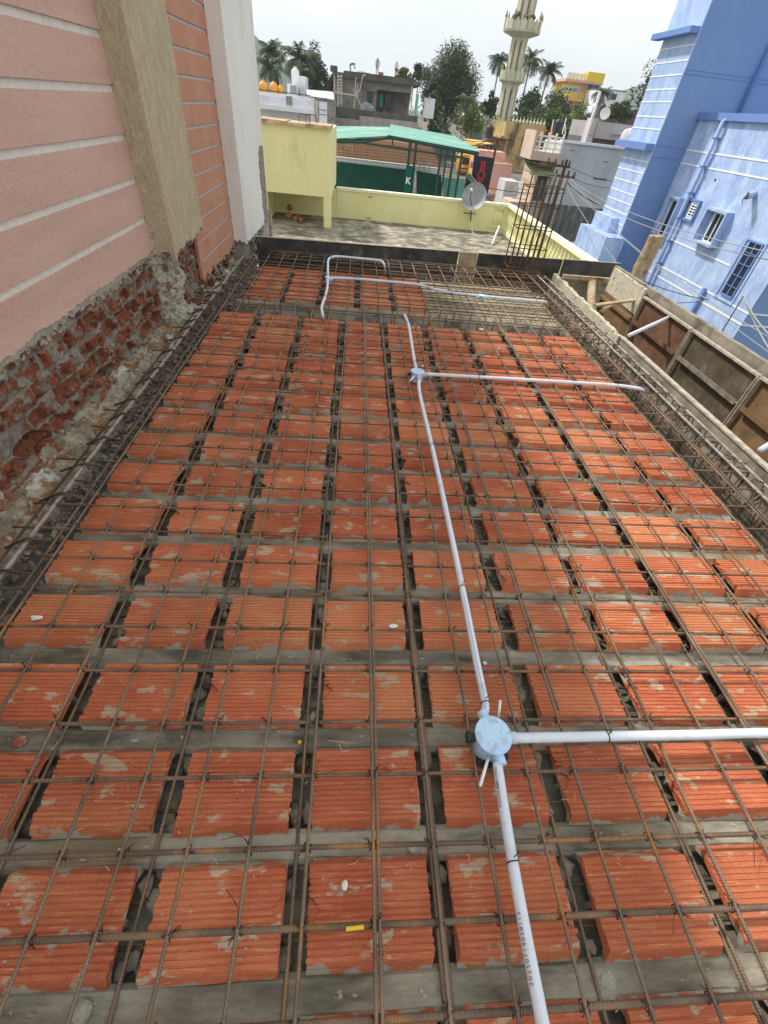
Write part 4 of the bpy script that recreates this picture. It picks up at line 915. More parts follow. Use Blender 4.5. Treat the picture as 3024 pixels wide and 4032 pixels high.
p0, p1 = gz(1936, 968, ZT_), gz(1951, 925, ZT_); b = MB(); b.tube([(p0[0], p0[1], ZT_+.03), (p1[0], p1[1]-.2, ZT_+.25)], .028, 10); b.build('drain_pipe', M['whitepaint'], smooth=True, label='short white plastic pipe standing on the terrace near the parapet corner', cat='pipe')
for k, (px, py) in enumerate([(1460, 775), (1452, 858)]):
    p = gy(px, py, 15.15); b = MB(); b.tube([(p[0]-.05, 15.16, p[2]), (p[0]-.04, 15.08, p[2]), (p[0]+.04, 15.08, p[2]+.01), (p[0]+.05, 15.16, p[2])], .010, 6); b.build('wall_hook', M['bardark'], label=f'{["upper", "lower"][k]} small bent iron hook sticking out of the yellow parapet', cat='hook')
# satellite dish
M['dish'] = material('dull_grey_dish', (.24,.25,.26), (.30,.31,.32), scale=5, rough=.5, bump=.1, metal=.2)
dc = Vector(gy(1868, 778, 14.85)); dr = .34; ax = Vector((-.35, -.85, .42)).normalized()
ds = thing('satellite_dish', (dc.x, dc.y, dc.z-.6), 'grey round satellite dish fixed to the yellow parapet', 'satellite dish')
b = MB(); A = ax; a_ = A.orthogonal().normalized(); c_ = A.cross(a_); nr = 7; ns = 32; base = 0
for i in range(nr+1):
    r = dr*i/nr
    for j in range(ns): t = 2*pi*j/ns; b.v.append(tuple(dc + A*(.28*r*r/dr) + (a_*cos(t)+c_*sin(t))*r))
for i in range(nr):
    for j in range(ns): b.f.append((i*ns+j, i*ns+(j+1) % ns, (i+1)*ns+(j+1) % ns, (i+1)*ns+j)); b.mi.append(0)
b.build('reflector', M['dish'], parent=ds, smooth=True)
b = MB(); q = dc + A*.40 + Vector((-.05, 0, .02)); b.tube([tuple(dc - Vector((0, 0, dr*.75))), tuple(q - Vector((0, 0, .16))), tuple(q)], .012, 6); b.build('feed_arm', M['bardark'], parent=ds)
b = MB(); b.lathe([(.022, 0), (.034, .02), (.034, .07), (.02, .09)], tuple(q), 12, axis=tuple(ax)); b.build('receiver', M['whitepaint'], parent=ds)
mb0 = gy(1853, 870, 15.0); b = MB(); b.tube([tuple(dc+Vector((.02, .05, -.1))), (dc.x+.02, 15.05, dc.z-.35), mb0], .018, 8); b.bar(gy(1825, 838, 15.12), gy(1872, 842, 15.12), .012); b.build('mast', M['bardark'], parent=ds)
b = MB(); b.tube(smooth_path([(dc.x+.03, 15.1, dc.z-.3), (dc.x+.12, 15.0, -.7), (dc.x+.1, 14.6, ZT_+.02), (dc.x+.5, 14.0, ZT_+.02), p0]), .006, 5); b.build('white_cable', M['whitepaint'], label='thin white cable hanging from the dish across the terrace', cat='cable')

# ---- generic box building
M['glass'] = plain('dark_window', (.022,.028,.045), .2)
def box_building(name, Y, pxl, pxr, pyt, zb, mat, label, cat='building', depth=None, pxs=None, roof=None, group=None, rimh=.0):
    xl, _, zt = gy(pxl, pyt, Y); xr = gy(pxr, pyt, Y)[0]
    if depth is None: depth = 8
    if pxs is not None: depth = max(1.0, gx(pxs, pyt, xl)[1]-Y)
    o = thing(name, ((xl+xr)/2, Y, zb), label, cat, group)
    b = MB(); b.box((xl, Y, zb), (xr, Y+depth, zt)); b.build('wall', mat, parent=o)
    if roof: b = MB(); b.box((xl-.12, Y-.12, zt+.002), (xr+.12, Y+depth+.12, zt+.14)); b.build('roof_edge', roof, parent=o)
    return o, xl, xr, zt, depth
def rect_part(par, name, Y, x0, y0, x1, y1, mat, d0=-.06, d1=.0, frame=None):
    a = gy(x0, y0, Y); c = (gy(x1, y1, Y)[0], Y, gy(x0, y1, Y)[2])
    b = MB(); b.box((min(a[0], c[0]), Y+d0, min(a[2], c[2])), (max(a[0], c[0]), Y+d1, max(a[2], c[2]))); return b.build(name, mat, parent=par)

# ---- green shed with net
M['greensheet'] = material('pale_green_roof_sheet', (.12,.33,.25), (.20,.42,.33), scale=2, rough=.45, bump=0, stain=(.38,.55,.47), sscale=1.6, slo=.5, shi=.7, stretch=(.3,1,1), fine=.15)
M['greenpaint'] = plain('dark_green_steel', (.012,.06,.045), .45)
M['cloth'] = material('dark_teal_cloth', (.012,.10,.085), (.018,.13,.11), scale=2, rough=.9, bump=.3, bscale=9, bdist=.02)
M['lightteal'] = material('light_teal', (.16,.42,.34), (.22,.50,.42), scale=2, rough=.8, bump=.1)
M['court'] = material('terracotta_wall', (.42,.22,.13), (.48,.27,.17), scale=1.5, rough=.9, bump=.2)
M['white'] = material('white_wall', (.70,.70,.68), (.78,.78,.76), scale=1.5, rough=.8, bump=.1, stain=(.5,.5,.48), sscale=1.2, slo=.55, shi=.8, sfac=.5)
sh = thing('green_shed', (2, 21, -3), 'open green steel shed with pale green corrugated roof and netting behind the yellow parapet', 'shed')
def sheet(name, c4, n, amp, mat, par, **k):    # c4: A(front-left) B(front-right) C(back-right) D(back-left), corrugated across A->B
    A, B, C, D = [Vector(q) for q in c4]; b = MB()
    for i in range(n*4+1):
        t = i/(n*4); w_ = amp*(1 if i % 4 in (1, 2) else 0)
        f, g = A.lerp(B, t), D.lerp(C, t); b.v += [(f.x, f.y, f.z+w_), (g.x, g.y, g.z+w_), (f.x, f.y, f.z+w_-.02), (g.x, g.y, g.z+w_-.02)]
    for i in range(n*4):
        a = i*4; b.f += [(a, a+4, a+5, a+1), (a+2, a+3, a+7, a+6), (a, a+2, a+6, a+4), (a+1, a+5, a+7, a+3)]; b.mi += [0]*4
    return b.build(name, mat, parent=par, **k) if par else b.build(name, mat, **k)
sheet('roof_sheet', (gy(1889, 598, 20), gy(1786, 536, 25), gy(1539, 491, 25), gy(1527, 531, 20)), 8, .03, M['greensheet'], sh)
sheet('roof_sheet', (gy(1541, 534, 20), gy(1533, 501, 25), gy(1300, 497, 25), gy(1300, 547, 20)), 7, .03, M['greensheet'], sh)
Yf = 20.05
def bar_px(par, name, a, c, r, Y=Yf, mat='greenpaint', Y2=None):
    b = MB(); b.bar(gy(*a, Y), gy(*c, Y if Y2 is None else Y2), r, 6); return b.build(name, M[mat], parent=par)
for a, c, r in (((1320, 556), (1430, 560), .05), ((1430, 560), (1545, 540), .04), ((1545, 541), (1884, 607), .06), ((1430, 563), (1835, 622), .035), ((1545, 541), (1546, 572), .03), ((1320, 553), (1545, 545), .03)): bar_px(sh, 'beam', a, c, r)
for x, y0, y1, r in ((1616, 556, 770, .06), (1640, 560, 770, .05), (1740, 578, 790, .045), (1762, 580, 790, .035), (1790, 585, 800, .05), (1820, 598, 800, .045)):
    a = gy(x, y0, Yf+.02); b = MB(); b.bar(a, (a[0], a[1], -3.2), r, 6); b.build('post', M['greenpaint'], parent=sh)
x0_, x1_ = gy(1325, 600, Yf)[0], gy(1830, 600, Yf)[0]
b = MB(); k = x0_
while k < x1_: b.box((k, 20.12, -1.4), (k+.008, 20.126, .50)); k += .085
z = -1.4
while z < .5: b.box((x0_, 20.1265, z), (x1_, 20.132, z+.008)); z += .085
b.build('net', M['black'], parent=sh)
# cloth wall inside, white wall, terracotta wall
def poly_px(par, name, pts, Y, mat, th=.05, **k):
    P = [gy(x, y, Y) for x, y in pts]; b = MB(); b.prism(P, (0, th, 0)); return b.build(name, mat, parent=par, **k) if par else b.build(name, mat, **k)
poly_px(sh, 'cloth_wall', [(1300, 633), (1600, 668), (1600, 800), (1300, 780)], 22, M['cloth'])
poly_px(sh, 'cloth_wall', [(1640, 672), (1738, 690), (1738, 800), (1640, 800)], 22, M['cloth'])
poly_px(sh, 'side_panel', [(1745, 700), (1830, 705), (1826, 800), (1745, 800)], 21.4, M['lightteal'])
poly_px(sh, 'side_net', [(1745, 590), (1825, 603), (1822, 704), (1745, 699)], 21.5, M['greenpaint']) if False else None
b = MB()
for i in range(9): p = gy(1602+i*2.6, 655, 19.95); b.tube([(p[0], 19.95+.03*sin(i*2), p[2]-.1*(i % 2)), (p[0]+.015*sin(i), 19.95, -.5), (p[0], 19.95+.03*cos(i), -1.5)], .035, 6)
b.build('gathered_curtain', M['cloth'], parent=sh)
def text_obj(txt, size, org, right, up, mat, name='lettering', par=None, ext=.004, bold=0, **k):
    cu = bpy.data.curves.new('t', 'FONT'); cu.body = txt; cu.size = size; cu.extrude = ext; cu.offset = bold; cu.resolution_u = 4; cu.align_x = 'CENTER'; cu.align_y = 'CENTER'
    ob = bpy.data.objects.new('t', cu); me = bpy.data.meshes.new_from_object(ob); bpy.data.objects.remove(ob)
    r, u = Vector(right), Vector(up); n_ = r.cross(u); o = Vector(org); b = MB()
    b.add([tuple(o+r*v.co.x+u*v.co.y+n_*v.co.z) for v in me.vertices], [tuple(p.vertices) for p in me.polygons]); return b.build(name, mat, parent=par, **k)
p = gy(1607, 713, 19.85); text_obj('K', .27, p, (1, 0, 0), (0, 0, 1), M['white'], 'white_letter', sh, bold=.01)
ww = poly_px(None, 'boundary_wall', [(1290, 612), (1735, 664), (1735, 690), (1290, 645)], 26, M['white'], .2, label='white boundary wall with large painted letters seen through the net', cat='wall')
ww['kind'] = 'thing'
p = gy(1672, 657, 25.97); text_obj('SVT', .42, p, (1, 0, -.02), (0, 0, 1), M['greygroove'], 'painted_letters', ww, bold=.008)
cw = poly_px(None, 'court_wall', [(1290, 545), (1470, 548), (1700, 575), (1735, 664), (1290, 612)], 27, M['court'], .2, label='terracotta coloured wall seen through the net of the green shed', cat='wall'); cw['kind'] = 'thing'
b = MB(); b.beam(gy(1332, 604, 26.6), gy(1386, 563, 26.6), .05, .12); b.beam(gy(1386, 563, 26.55), gy(1386, 604, 26.55), .05, .1); b.build('wooden_frame', M['wood'], label='sloping timber frame in front of the terracotta wall behind the net', cat='frame')
# ---- BOX sign, pipes
M['red'] = plain('red_letter', (.50,.02,.03), .5)
sg = thing('shop_sign', gy(1890, 770, 22), 'tall black shop sign with red letters behind the dish', 'sign')
poly_px(sg, 'board', [(1869, 612), (1948, 623), (1917, 780), (1850, 775)], 22, M['black'], .12)
for ch, px, py in (('B', 1901, 655), ('O', 1894, 691), ('X', 1888, 722)):
    text_obj(ch, .40, gy(px, py, 21.98), (1, 0, 0), (0, 0, 1), M['red'], 'red_letter', sg, bold=.012)
for k, (a, c) in enumerate((((1835, 688), (1905, 775)), ((1846, 686), (1935, 790)))):
    b = MB(); b.bar(gy(*a, 21), gy(*c, 21), .05, 10); b.build('steel_pipe', M['dish'], smooth=True, label=f'{["darker", "brighter"][k]} slanting steel pipe beside the tall black shop sign', cat='pipe')
b = MB(); b.box(gy(1862, 760, 21.4), tuple(Vector(gy(1862, 760, 21.4))+Vector((.01, .01, .01)))) 
poly_px(None, 'black_tarpaulin', [(1842, 690), (1866, 695), (1860, 800), (1822, 790)], 21.6, M['black'], .3, label='black tarpaulin bulk under the slanting pipes', cat='tarpaulin')
# ---- blue house
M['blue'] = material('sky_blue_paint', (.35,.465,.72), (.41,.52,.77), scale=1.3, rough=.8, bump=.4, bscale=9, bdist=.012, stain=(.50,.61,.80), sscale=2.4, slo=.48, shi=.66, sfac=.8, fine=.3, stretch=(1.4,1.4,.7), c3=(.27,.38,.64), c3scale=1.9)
M['deepblue'] = material('deep_blue_paint_and_shade', (.17,.275,.51), (.195,.305,.55), scale=.8, rough=.8, bump=.2, bscale=10, stain=(.22,.36,.68), sscale=.9, slo=.62, shi=.75, sfac=.4, fine=.1)
M['trimblue'] = material('trim_blue_paint', (.12,.22,.50), (.16,.26,.54), scale=1, rough=.8, bump=.2)
M['line'] = plain('white_line', (.80,.80,.78), .8)
XL, XT, YT = 10.0, 9.0, 16.95
bl = thing('blue_house', (11, 14, -6), 'light blue house wing with white bands, windows and a pipe beside the slab', 'house')
ye = gx(3020, 1120, XL)[1]; ztop = 1.5+.293*10/6
b = MB(); b.box((XL, ye, -6.2), (17, YT-.01, ztop)); b.build('wall', M['blue'], parent=bl)
b = MB(); b.box((XL-.10, ye-.05, ztop+.002), (17.1, YT-.012, ztop+.16)); b.build('parapet_edge', M['trimblue'], parent=bl)
b = MB(); b.box((XL-.02+.03, ye-.004, -6.2), (17, ye-.001, ztop-.01)); b.build('end_wall', M['deepblue'], parent=bl)  # same wing, its shade on the side away from the sun painted as deeper blue
def zline(z6): return 1.5+(z6-1.5)*10/6
lines = [(zline(1.382), ye, YT), (zline(1.192), ye, YT), (zline(.104), 12.6, YT), (zline(-.335), ye, YT), (zline(-.50), ye, YT)]
for z, y0, y1 in lines:
    b = MB(); b.box((XL-.012, y0-.012, z-.018), (XL-.001, y1-.02, z+.018)); b.build('white_band', M['line'], parent=bl)
for z, _, _ in lines[3:]:
    b = MB(); b.box((XL-.002+.02, ye-.02, z-.018), (15, ye-.0045, z+.018)); b.build('white_band', M['line'], parent=bl)
def c7(x, y): return (2500+x*.788, 500+y*.788)
def window(outer, inner, deep, mat='glass', bars=0, vb=1, proud=.16, rim='blue', recess=False, fm='line'):
    P = [gx(*c7(*q), XL) for q in outer]; y0, y1 = min(q[1] for q in P), max(q[1] for q in P); z0, z1 = min(q[2] for q in P), max(q[2] for q in P)
    zz = sorted(q[2] for q in P); z0 = (zz[0]+zz[1])/2; z1 = (zz[2]+zz[3])/2; yy = sorted(q[1] for q in P); y0 = (yy[0]+yy[1])/2; y1 = (yy[2]+yy[3])/2
    w_ = MB(); t = .055
    w_.box((XL-proud, y0, z1-t), (XL-.001, y1, z1)); w_.box((XL-proud, y0, z0), (XL-.001, y1, z0+t))
    w_.box((XL-proud+.002, y0+.001, z0+t+.001), (XL-.001, y0+t, z1-t-.001)); w_.box((XL-proud+.002, y1-t, z0+t+.001), (XL-.001, y1-.001, z1-t-.001))
    o = w_.build('window_surround', M[rim], parent=bl)
    iy0, iy1, iz0, iz1 = y0+t+.02, y1-t-.02, z0+t+.02, z1-t-.02
    if inner:
        Q = [gx(*c7(*q), XL-.02) for q in inner]; yy = sorted(q[1] for q in Q); zz = sorted(q[2] for q in Q); iy0, iy1 = (yy[0]+yy[1])/2, (yy[2]+yy[3])/2; iz0, iz1 = (zz[0]+zz[1])/2, (zz[2]+zz[3])/2
    g = MB(); g.box((XL-.022, iy0, iz0), (XL-.004, iy1, iz1)); g.build('pane', M[mat], parent=o)
    f = MB(); t2 = .04
    f.box((XL-.05, iy0, iz0), (XL-.0225, iy0+t2, iz1)); f.box((XL-.05, iy1-t2, iz0), (XL-.0225, iy1, iz1)); f.box((XL-.049, iy0+t2+.001, iz1-t2), (XL-.0225, iy1-t2-.001, iz1)); f.box((XL-.049, iy0+t2+.001, iz0), (XL-.0225, iy1-t2-.001, iz0+t2))
    for i in range(1, vb+1): yv = iy0+(iy1-iy0)*i/(vb+1); f.box((XL-.045, yv-.015, iz0+t2+.001), (XL-.0225, yv+.015, iz1-t2-.001))
    f.build('window_frame', M[fm], parent=o)
    if bars:
        g = MB()
        for i in range(1, bars+1): zb_ = iz0+(iz1-iz0)*i/(bars+1); g.box((XL-.062, iy0, zb_-(.012 if fm == 'line' else .007)), (XL-.0505, iy1, zb_+(.012 if fm == 'line' else .007)))
        g.build('window_grille', M[fm], parent=o)
window([(205, 345), (250, 355), (155, 568), (100, 548)], None, 0, vb=0)
window([(282, 355), (342, 370), (290, 478), (232, 455)], [(290, 374), (326, 380), (296, 465), (258, 458)], 0, bars=5, vb=1, rim='trimblue', proud=.08)
window([(400, 405), (505, 430), (405, 605), (310, 570)], [(412, 422), (470, 438), (388, 588), (335, 570)], 0, vb=1, proud=.22)
window([(572, 550), (672, 580), (484, 893), (395, 842)], [(585, 562), (655, 590), (480, 860), (428, 832)], 0, bars=4, vb=1, rim='blue', proud=.035, fm='trimblue')
for t_ in (0,):
    P = gx(2861, 478, XL-.12); P2 = gx(2642, 900, XL-.12); yv = (P[1]+P2[1])/2
    b = MB(); b.tube([(XL-.02, yv, P[2]+.06), (XL-.12, yv, P[2]), (XL-.12, yv, -6)], .058, 12); DP = b.build('downpipe', M['blue'], parent=bl, smooth=True)
    for z in [P[2]-.35-.62*k for k in range(6)]:
        b = MB(); b.box((XL-.19, yv-.075, z-.015), (XL-.002, yv+.075, z+.015)); b.build('pipe_clamp', M['trimblue'], parent=DP)
P = gx(*c7(348, 805), XL-.08); b = MB(); b.bar((XL-.08, P[1], P[2]), (XL-.08, P[1], -6), .06, 10); b.build('downpipe', M['trimblue'], parent=bl, smooth=True)
P = Vector(gx(*c7(600, 335), XL)); Q = Vector(gx(*c7(563, 345), XL-.32))
b = MB(); b.tube([tuple(P), tuple(Q)], .075, 14); b.build('vent_pipe', M['blue'], parent=bl, smooth=True)
b = MB()
for i in range(4): b.bar(tuple(Q+Vector((-.02, -.05+.035*i, .07))), tuple(Q+Vector((-.03, -.05+.035*i, -.07))), .008, 5)
b.tube([tuple(Q), tuple(Q+Vector((-.06, .02, -.08))), tuple(Q+Vector((-.02, .03, -.15)))], .01, 5); b.build('vent_grille', M['bardark'], parent=bl)
P = gx(*c7(402, 265), XL); b = MB(); b.lathe([(.035, 0), (.035, .004)], (XL-.001, P[1], P[2]), 10, axis=(-1, 0, 0)); b.build('wall_hole', M['black'], parent=bl)
# tower
tw = thing('stair_tower', (11, 17.9, -6), 'tall deep blue stair tower with white lined light blue side and projecting ledges', 'tower')
def c6(x, y): return (2200+x*.4967, y*.4967)
ZTW = 5.6
YF = 18.82
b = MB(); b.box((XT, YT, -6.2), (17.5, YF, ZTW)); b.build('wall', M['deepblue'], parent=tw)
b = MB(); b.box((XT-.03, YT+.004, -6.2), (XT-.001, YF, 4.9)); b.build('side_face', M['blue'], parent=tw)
b = MB(); b.box((XT-.03, YF+.001, -6.2), (XT-.001, YF+3.0, ZTW)); b.build('rear_side', M['deepblue'], parent=tw) if False else None
for x, y in [(1090, 350), (1035, 475), (985, 590), (945, 705), (900, 808), (855, 932), (810, 1030), (705, 1285), (670, 1375), (632, 1462), (600, 1550), (565, 1622), (530, 1700), (500, 1782)]:
    z = gx(*c6(x, y), XT)[2]; b = MB(); b.box((XT-.040, YT+.006, z-.014), (XT-.0305, YF-.004, z+.014)); b.build('white_line', M['line'], parent=tw)
for (x0, y0), (x1, y1) in (((1160, 180), (1120, 240)), ((770, 1145), (710, 1197))):
    za, zb = gx(*c6(x0, y0), XT-.25)[2], gx(*c6(x1, y1), XT-.25)[2]
    b = MB(); b.box((XT-.30, YT+.002, min(za, zb)), (XT-.041, YF+.30, max(za, zb))); b.build('ledge', M['trimblue'], parent=tw)
b = MB(); b.box((XT-.05, YT-.03, 4.86), (XT+.2, YF+.05, 4.98)); b.build('top_edge', M['trimblue'], parent=tw) if False else None
for z in (gx(*c6(1050, 545), XT)[2], gx(*c6(1010, 580), XT)[2], gx(*c6(790, 1155), XT)[2], gx(*c6(755, 1243), XT)[2], gx(*c6(530, 1730), XT)[2]):
    b = MB(); b.box((XT+.02, YT-.008, z-.008), (17.4, YT-.001, z+.008)); b.build('score_line', M['trimblue'], parent=tw)
P = gx(2388, 934, 8.3); b = MB(); b.box((8.3, P[1], -6.2), (XT-.031, P[1]+2.3, P[2])); b.box((8.7, P[1]+.9, P[2]+.001), (XT-.031, P[1]+2.3, P[2]+.42)); b.build('base_step', M['blue'], parent=tw)
a, c = gy(2985, 455, YT), gy(3060, 330, YT)
b = MB(); b.box((14.2, YT-.05, 2.15), (15.4, YT-.002, 3.6)); fr = b.build('window_frame', M['line'], parent=tw); b = MB(); b.box((14.3, YT-.06, 2.25), (15.3, YT-.051, 3.5)); b.build('pane', M['glass'], parent=fr)
P = gy(2985, 200, YT-.09); 
b = MB(); b.bar((P[0]+.3, YT-.09, 1.7), (P[0]+.3, YT-.09, 5.4), .05, 8); b.build('downpipe', M['trimblue'], parent=tw, smooth=True)
# corrugated roof by its foot
M['tinroof'] = material('grey_tin_roof', (.30,.29,.26), (.38,.37,.33), scale=2, rough=.6, bump=.1, metal=.2)
o = thing('tin_roof', gz(2320, 1000, -2.0), 'grey corrugated roof sheet at the foot of the blue tower', 'roof sheet'); o['kind'] = 'thing'
sheet('roof_sheet', (gz(2230, 1120, -2.0), gz(2440, 1120, -2.0), gz(2300, 952, -2.0), gz(2185, 962, -2.0)), 18, .04, M['tinroof'], o)
# ================================================================== TOWN BEHIND
M['hill'] = material('wooded_hill', (.035,.055,.03), (.06,.08,.045), scale=.02, rough=1, bump=0, fine=.1)
def hill(name, Y, prof, dz=-4):
    P = [gy(x, y, Y) for x, y in prof]; b = MB(); n = len(P); R = 400
    for d, f in ((-R*.9, 0), (-R*.4, .55), (0, 1), (R*.5, .8), (R*1.4, 0)):
        for i, p in enumerate(P): b.v.append((p[0], Y+d*(.9+.2*sin(i)), dz + (p[2]-dz)*f*(1+.03*sin(i*7+f*9)) if f < 1 else p[2]))
    for j in range(4):
        for i in range(n-1): a = j*n+i; b.f.append((a, a+1, a+n+1, a+n)); b.mi.append(0)
    b.build(name, M['hill'], kind='structure', smooth=True)
hill('hill', 1000, [(820, 230), (880, 140), (960, 105), (1005, 140), (1030, 165), (1060, 180), (1085, 205), (1120, 228), (1150, 245), (1180, 290), (1250, 330)])
hill('hill', 1400, [(2350, 420), (2420, 400), (2455, 372), (2490, 345), (2530, 330), (2600, 325), (2700, 350), (2900, 450)])
# ---- foliage
def leafmat(name, c1, c2, objr=.1):
    mt = material(name, c1, c2, scale=.6, rough=.7, bump=0, objrand=objr, fine=0, spec=.25, stain=tuple(x*.45 for x in c1), sscale=.9, slo=.5, shi=.62, sfac=.6)
    return mt
M['leafdark'] = leafmat('dark_foliage', (.035,.062,.022), (.06,.095,.03))
M['leafmid'] = leafmat('mid_foliage', (.07,.12,.03), (.11,.17,.045))
M['leafolive'] = leafmat('olive_foliage', (.085,.105,.055), (.13,.15,.08))
M['leafgrey'] = leafmat('grey_green_foliage', (.075,.095,.05), (.12,.14,.08))
M['leafbright'] = leafmat('bright_foliage', (.12,.19,.035), (.18,.26,.055))
M['palmleaf'] = leafmat('palm_foliage', (.055,.085,.035), (.10,.13,.055))
M['bark'] = material('grey_bark', (.16,.13,.10), (.24,.20,.16), scale=3, rough=.95, bump=.3, bscale=10)
def tree(name, px, py, Y, rx, rz, mat, label, n=2600, leaf=None, ry=None, zbase=-2.6, seed=1, clumps=26, group=None, elong=1.0, top=1.0, cat='tree'):
    rnd = random.Random(seed); c = Vector(gy(px, py, Y)); u = dep(px, py, Y); rx *= u; rz *= u; ry = rx*.8 if ry is None else ry*u
    leaf = (leaf or 10.5)*u
    o = thing(name, (c.x, c.y, zbase), label, cat, group)
    cl = []
    for i in range(clumps):
        while True:
            v = Vector((rnd.uniform(-1, 1), rnd.uniform(-1, 1), rnd.uniform(-1, 1)))
            if .25 < v.length < 1: break
        v.x *= (1 - .35*max(0, v.z)*top)*(1.12 if v.z < 0 else 1)
        cl.append((Vector((c.x+v.x*rx*.78, c.y+v.y*ry*.78, c.z+v.z*rz*.78)), rnd.uniform(.26, .48)))
    b = MB()
    for i in range(n):
        q, s = cl[rnd.randrange(clumps)]
        while True:
            v = Vector((rnd.uniform(-1, 1), rnd.uniform(-1, 1), rnd.uniform(-1, 1)))
            if v.length < 1: break
        v *= (.55+.45*rnd.random())/max(.3, v.length)**.5
        p = q + Vector((v.x*rx*s, v.y*ry*s, v.z*rz*s))
        d = Vector((rnd.gauss(0, 1), rnd.gauss(0, 1), rnd.gauss(0, .7)-.2*elong)).normalized(); e = d.orthogonal().normalized(); e.rotate(Matrix.Rotation(rnd.uniform(0, 6.28), 3, d))
        l = leaf*rnd.uniform(.7, 1.5)*elong; w_ = leaf*rnd.uniform(.35, .6)
        b.add([p-d*l*.5, p+e*w_*.5, p+d*l*.5, p-e*w_*.5], [(0, 1, 2, 3)])
    b.build('crown', M[mat], parent=o)
    t = MB(); r0 = max(.10, rx*.07); mid = Vector((c.x, c.y, c.z-rz*.55))
    t.tube([(c.x+rx*.1, c.y, zbase), (c.x-rx*.03, c.y, (zbase+mid.z)/2), tuple(mid), (c.x+.02*rx, c.y, c.z+rz*.35)], [r0, r0*.85, r0*.6, r0*.2], 7)
    for q, s in cl[::3]: t.tube([tuple(mid + (c-mid)*rnd.uniform(0, .6)), tuple((mid+q)/2+Vector((0, 0, .08*rz))), tuple(q)], [r0*.38, r0*.25, r0*.08], 5)
    t.build('trunk', M['bark'], parent=o, smooth=True)
    return o
def palm(px, py, Y, rad, label, seed=1, zbase=-2.6, n=24, lean=0.0):
    rnd = random.Random(seed); c = Vector(gy(px, py, Y)); u = dep(px, py, Y); R = rad*u
    o = thing('palm_tree', (c.x+lean*R, c.y, zbase), label, 'palm tree', None)
    t = MB(); t.tube([(c.x+lean*R, c.y, zbase), (c.x+lean*R*.5, c.y, (zbase+c.z)/2), tuple(c)], [R*.075, R*.055, R*.05], 8); t.build('trunk', M['bark'], parent=o, smooth=True)
    b = MB()
    for i in range(n):
        a = 2*pi*i/n*1.618*3 + rnd.uniform(-.2, .2); el = rnd.uniform(-.15, 1.35); L0 = R*rnd.uniform(.95, 1.2); h = Vector((cos(a), sin(a), 0)); side = Vector((-sin(a), cos(a), 0))
        pts = []; K = 12; ang = el; p = c.copy()
        for k in range(K+1):
            pts.append(p.copy()); p = p + (h*cos(ang) + Vector((0, 0, sin(ang))))*(L0/K); ang -= (.11+.06*(1.35-el))
        for k in range(1, K+1):
            for q in (0, .5):
                t_ = (k-q)/K; m_ = pts[k-1].lerp(pts[k], 1-q); w_ = R*.38*(sin(pi*min(1, t_*.9+.12))**.7)
                d = (pts[k]-pts[k-1]).normalized()
                for s_ in (1, -1):
                    tip = m_ + side*s_*w_*.8 + d*w_*.5 + Vector((0, 0, -w_*rnd.uniform(.35, .8))); hw = R*.022
                    b.add([m_-d*hw, m_+d*hw, tip], [(0, 1, 2)])
        b.tube([tuple(q) for q in pts[::3]], [R*.018, R*.013, R*.009, R*.005, R*.003][:len(pts[::3])], 4)
    b.build('fronds', M['palmleaf'], parent=o); 
    k = MB()
    for i in range(8): k.ico((c.x+R*.07*cos(i*.8), c.y+R*.07*sin(i*.8), c.z-R*.08), R*.045, .1, 1)
    k.build('coconuts', M['leafmid'], parent=o)
    return o
palm(1072, 208, 90, 66, 'tall coconut palm rising next to the white pillar over the yellow tanks', 3, lean=-.1, n=30)
palm(1064, 275, 84, 62, 'lower drooping coconut palm just in front of the tallest palm by the white pillar', 4, n=28)
palm(1180, 238, 84, 84, 'wide coconut palm in front of the round green mango tree', 5, lean=.3, n=30)
palm(1968, 245, 125, 52, 'coconut palm standing behind the minaret on its big tree side', 6, n=28)
palm(2090, 240, 125, 58, 'coconut palm close behind the minaret on the yellow house side', 7, n=30)
palm(2163, 285, 120, 58, 'free standing coconut palm between minaret and yellow house', 8, n=30, lean=-.3)
palm(2372, 372, 120, 44, 'short coconut palm in front of the orange-yellow house', 9, n=26)
palm(1838, 400, 64, 46, 'drooping low coconut palm at the foot of the feathery tree', 10, n=26)
tree('mango_tree', 1238, 285, 96, 62, 82, 'leafdark', 'dense dark green mango tree behind the wide palm', 3000, seed=2, clumps=30)
tree('green_tree', 1300, 335, 100, 30, 45, 'leafmid', 'small green tree at the corner of the unfinished grey house', 1000, seed=3, clumps=14)
tree('green_tree', 1590, 300, 100, 42, 26, 'leafmid', 'light green tree top showing above the unfinished house roof', 1100, seed=4, clumps=16)
tree('green_tree', 1650, 288, 104, 44, 34, 'leafdark', 'dark tree top behind the unfinished house next to the feathery tree', 1300, seed=5, clumps=16)
tree('feathery_tree', 1775, 325, 72, 118, 128, 'leafgrey', 'large airy feathery tree standing between the unfinished house and the minaret', 20000, leaf=6.0, seed=6, clumps=110, elong=1.7, top=1.5)
tree('green_tree', 1700, 440, 62, 42, 62, 'leafmid', 'small leafy tree at the end of the unfinished house wall', 1500, seed=7, clumps=18)
tree('green_tree', 1850, 460, 66, 66, 60, 'leafbright', 'bright green bushy tree under the feathery tree', 1900, seed=8, clumps=24)
tree('green_tree', 1930, 430, 76, 40, 62, 'leafdark', 'dark leafy tree directly before the minaret foot', 1500, seed=9, clumps=18)
tree('green_tree', 2085, 420, 112, 62, 76, 'leafdark', 'dark dense tree behind the minaret under the palms', 2600, seed=10, clumps=26)
tree('green_tree', 2060, 470, 84, 40, 36, 'leafmid', 'low mid green tree above the weathered yellow building', 1200, seed=11, clumps=14)
tree('green_tree', 2190, 430, 100, 84, 58, 'leafolive', 'broad olive green tree below the free standing palm', 2800, seed=12, clumps=30)
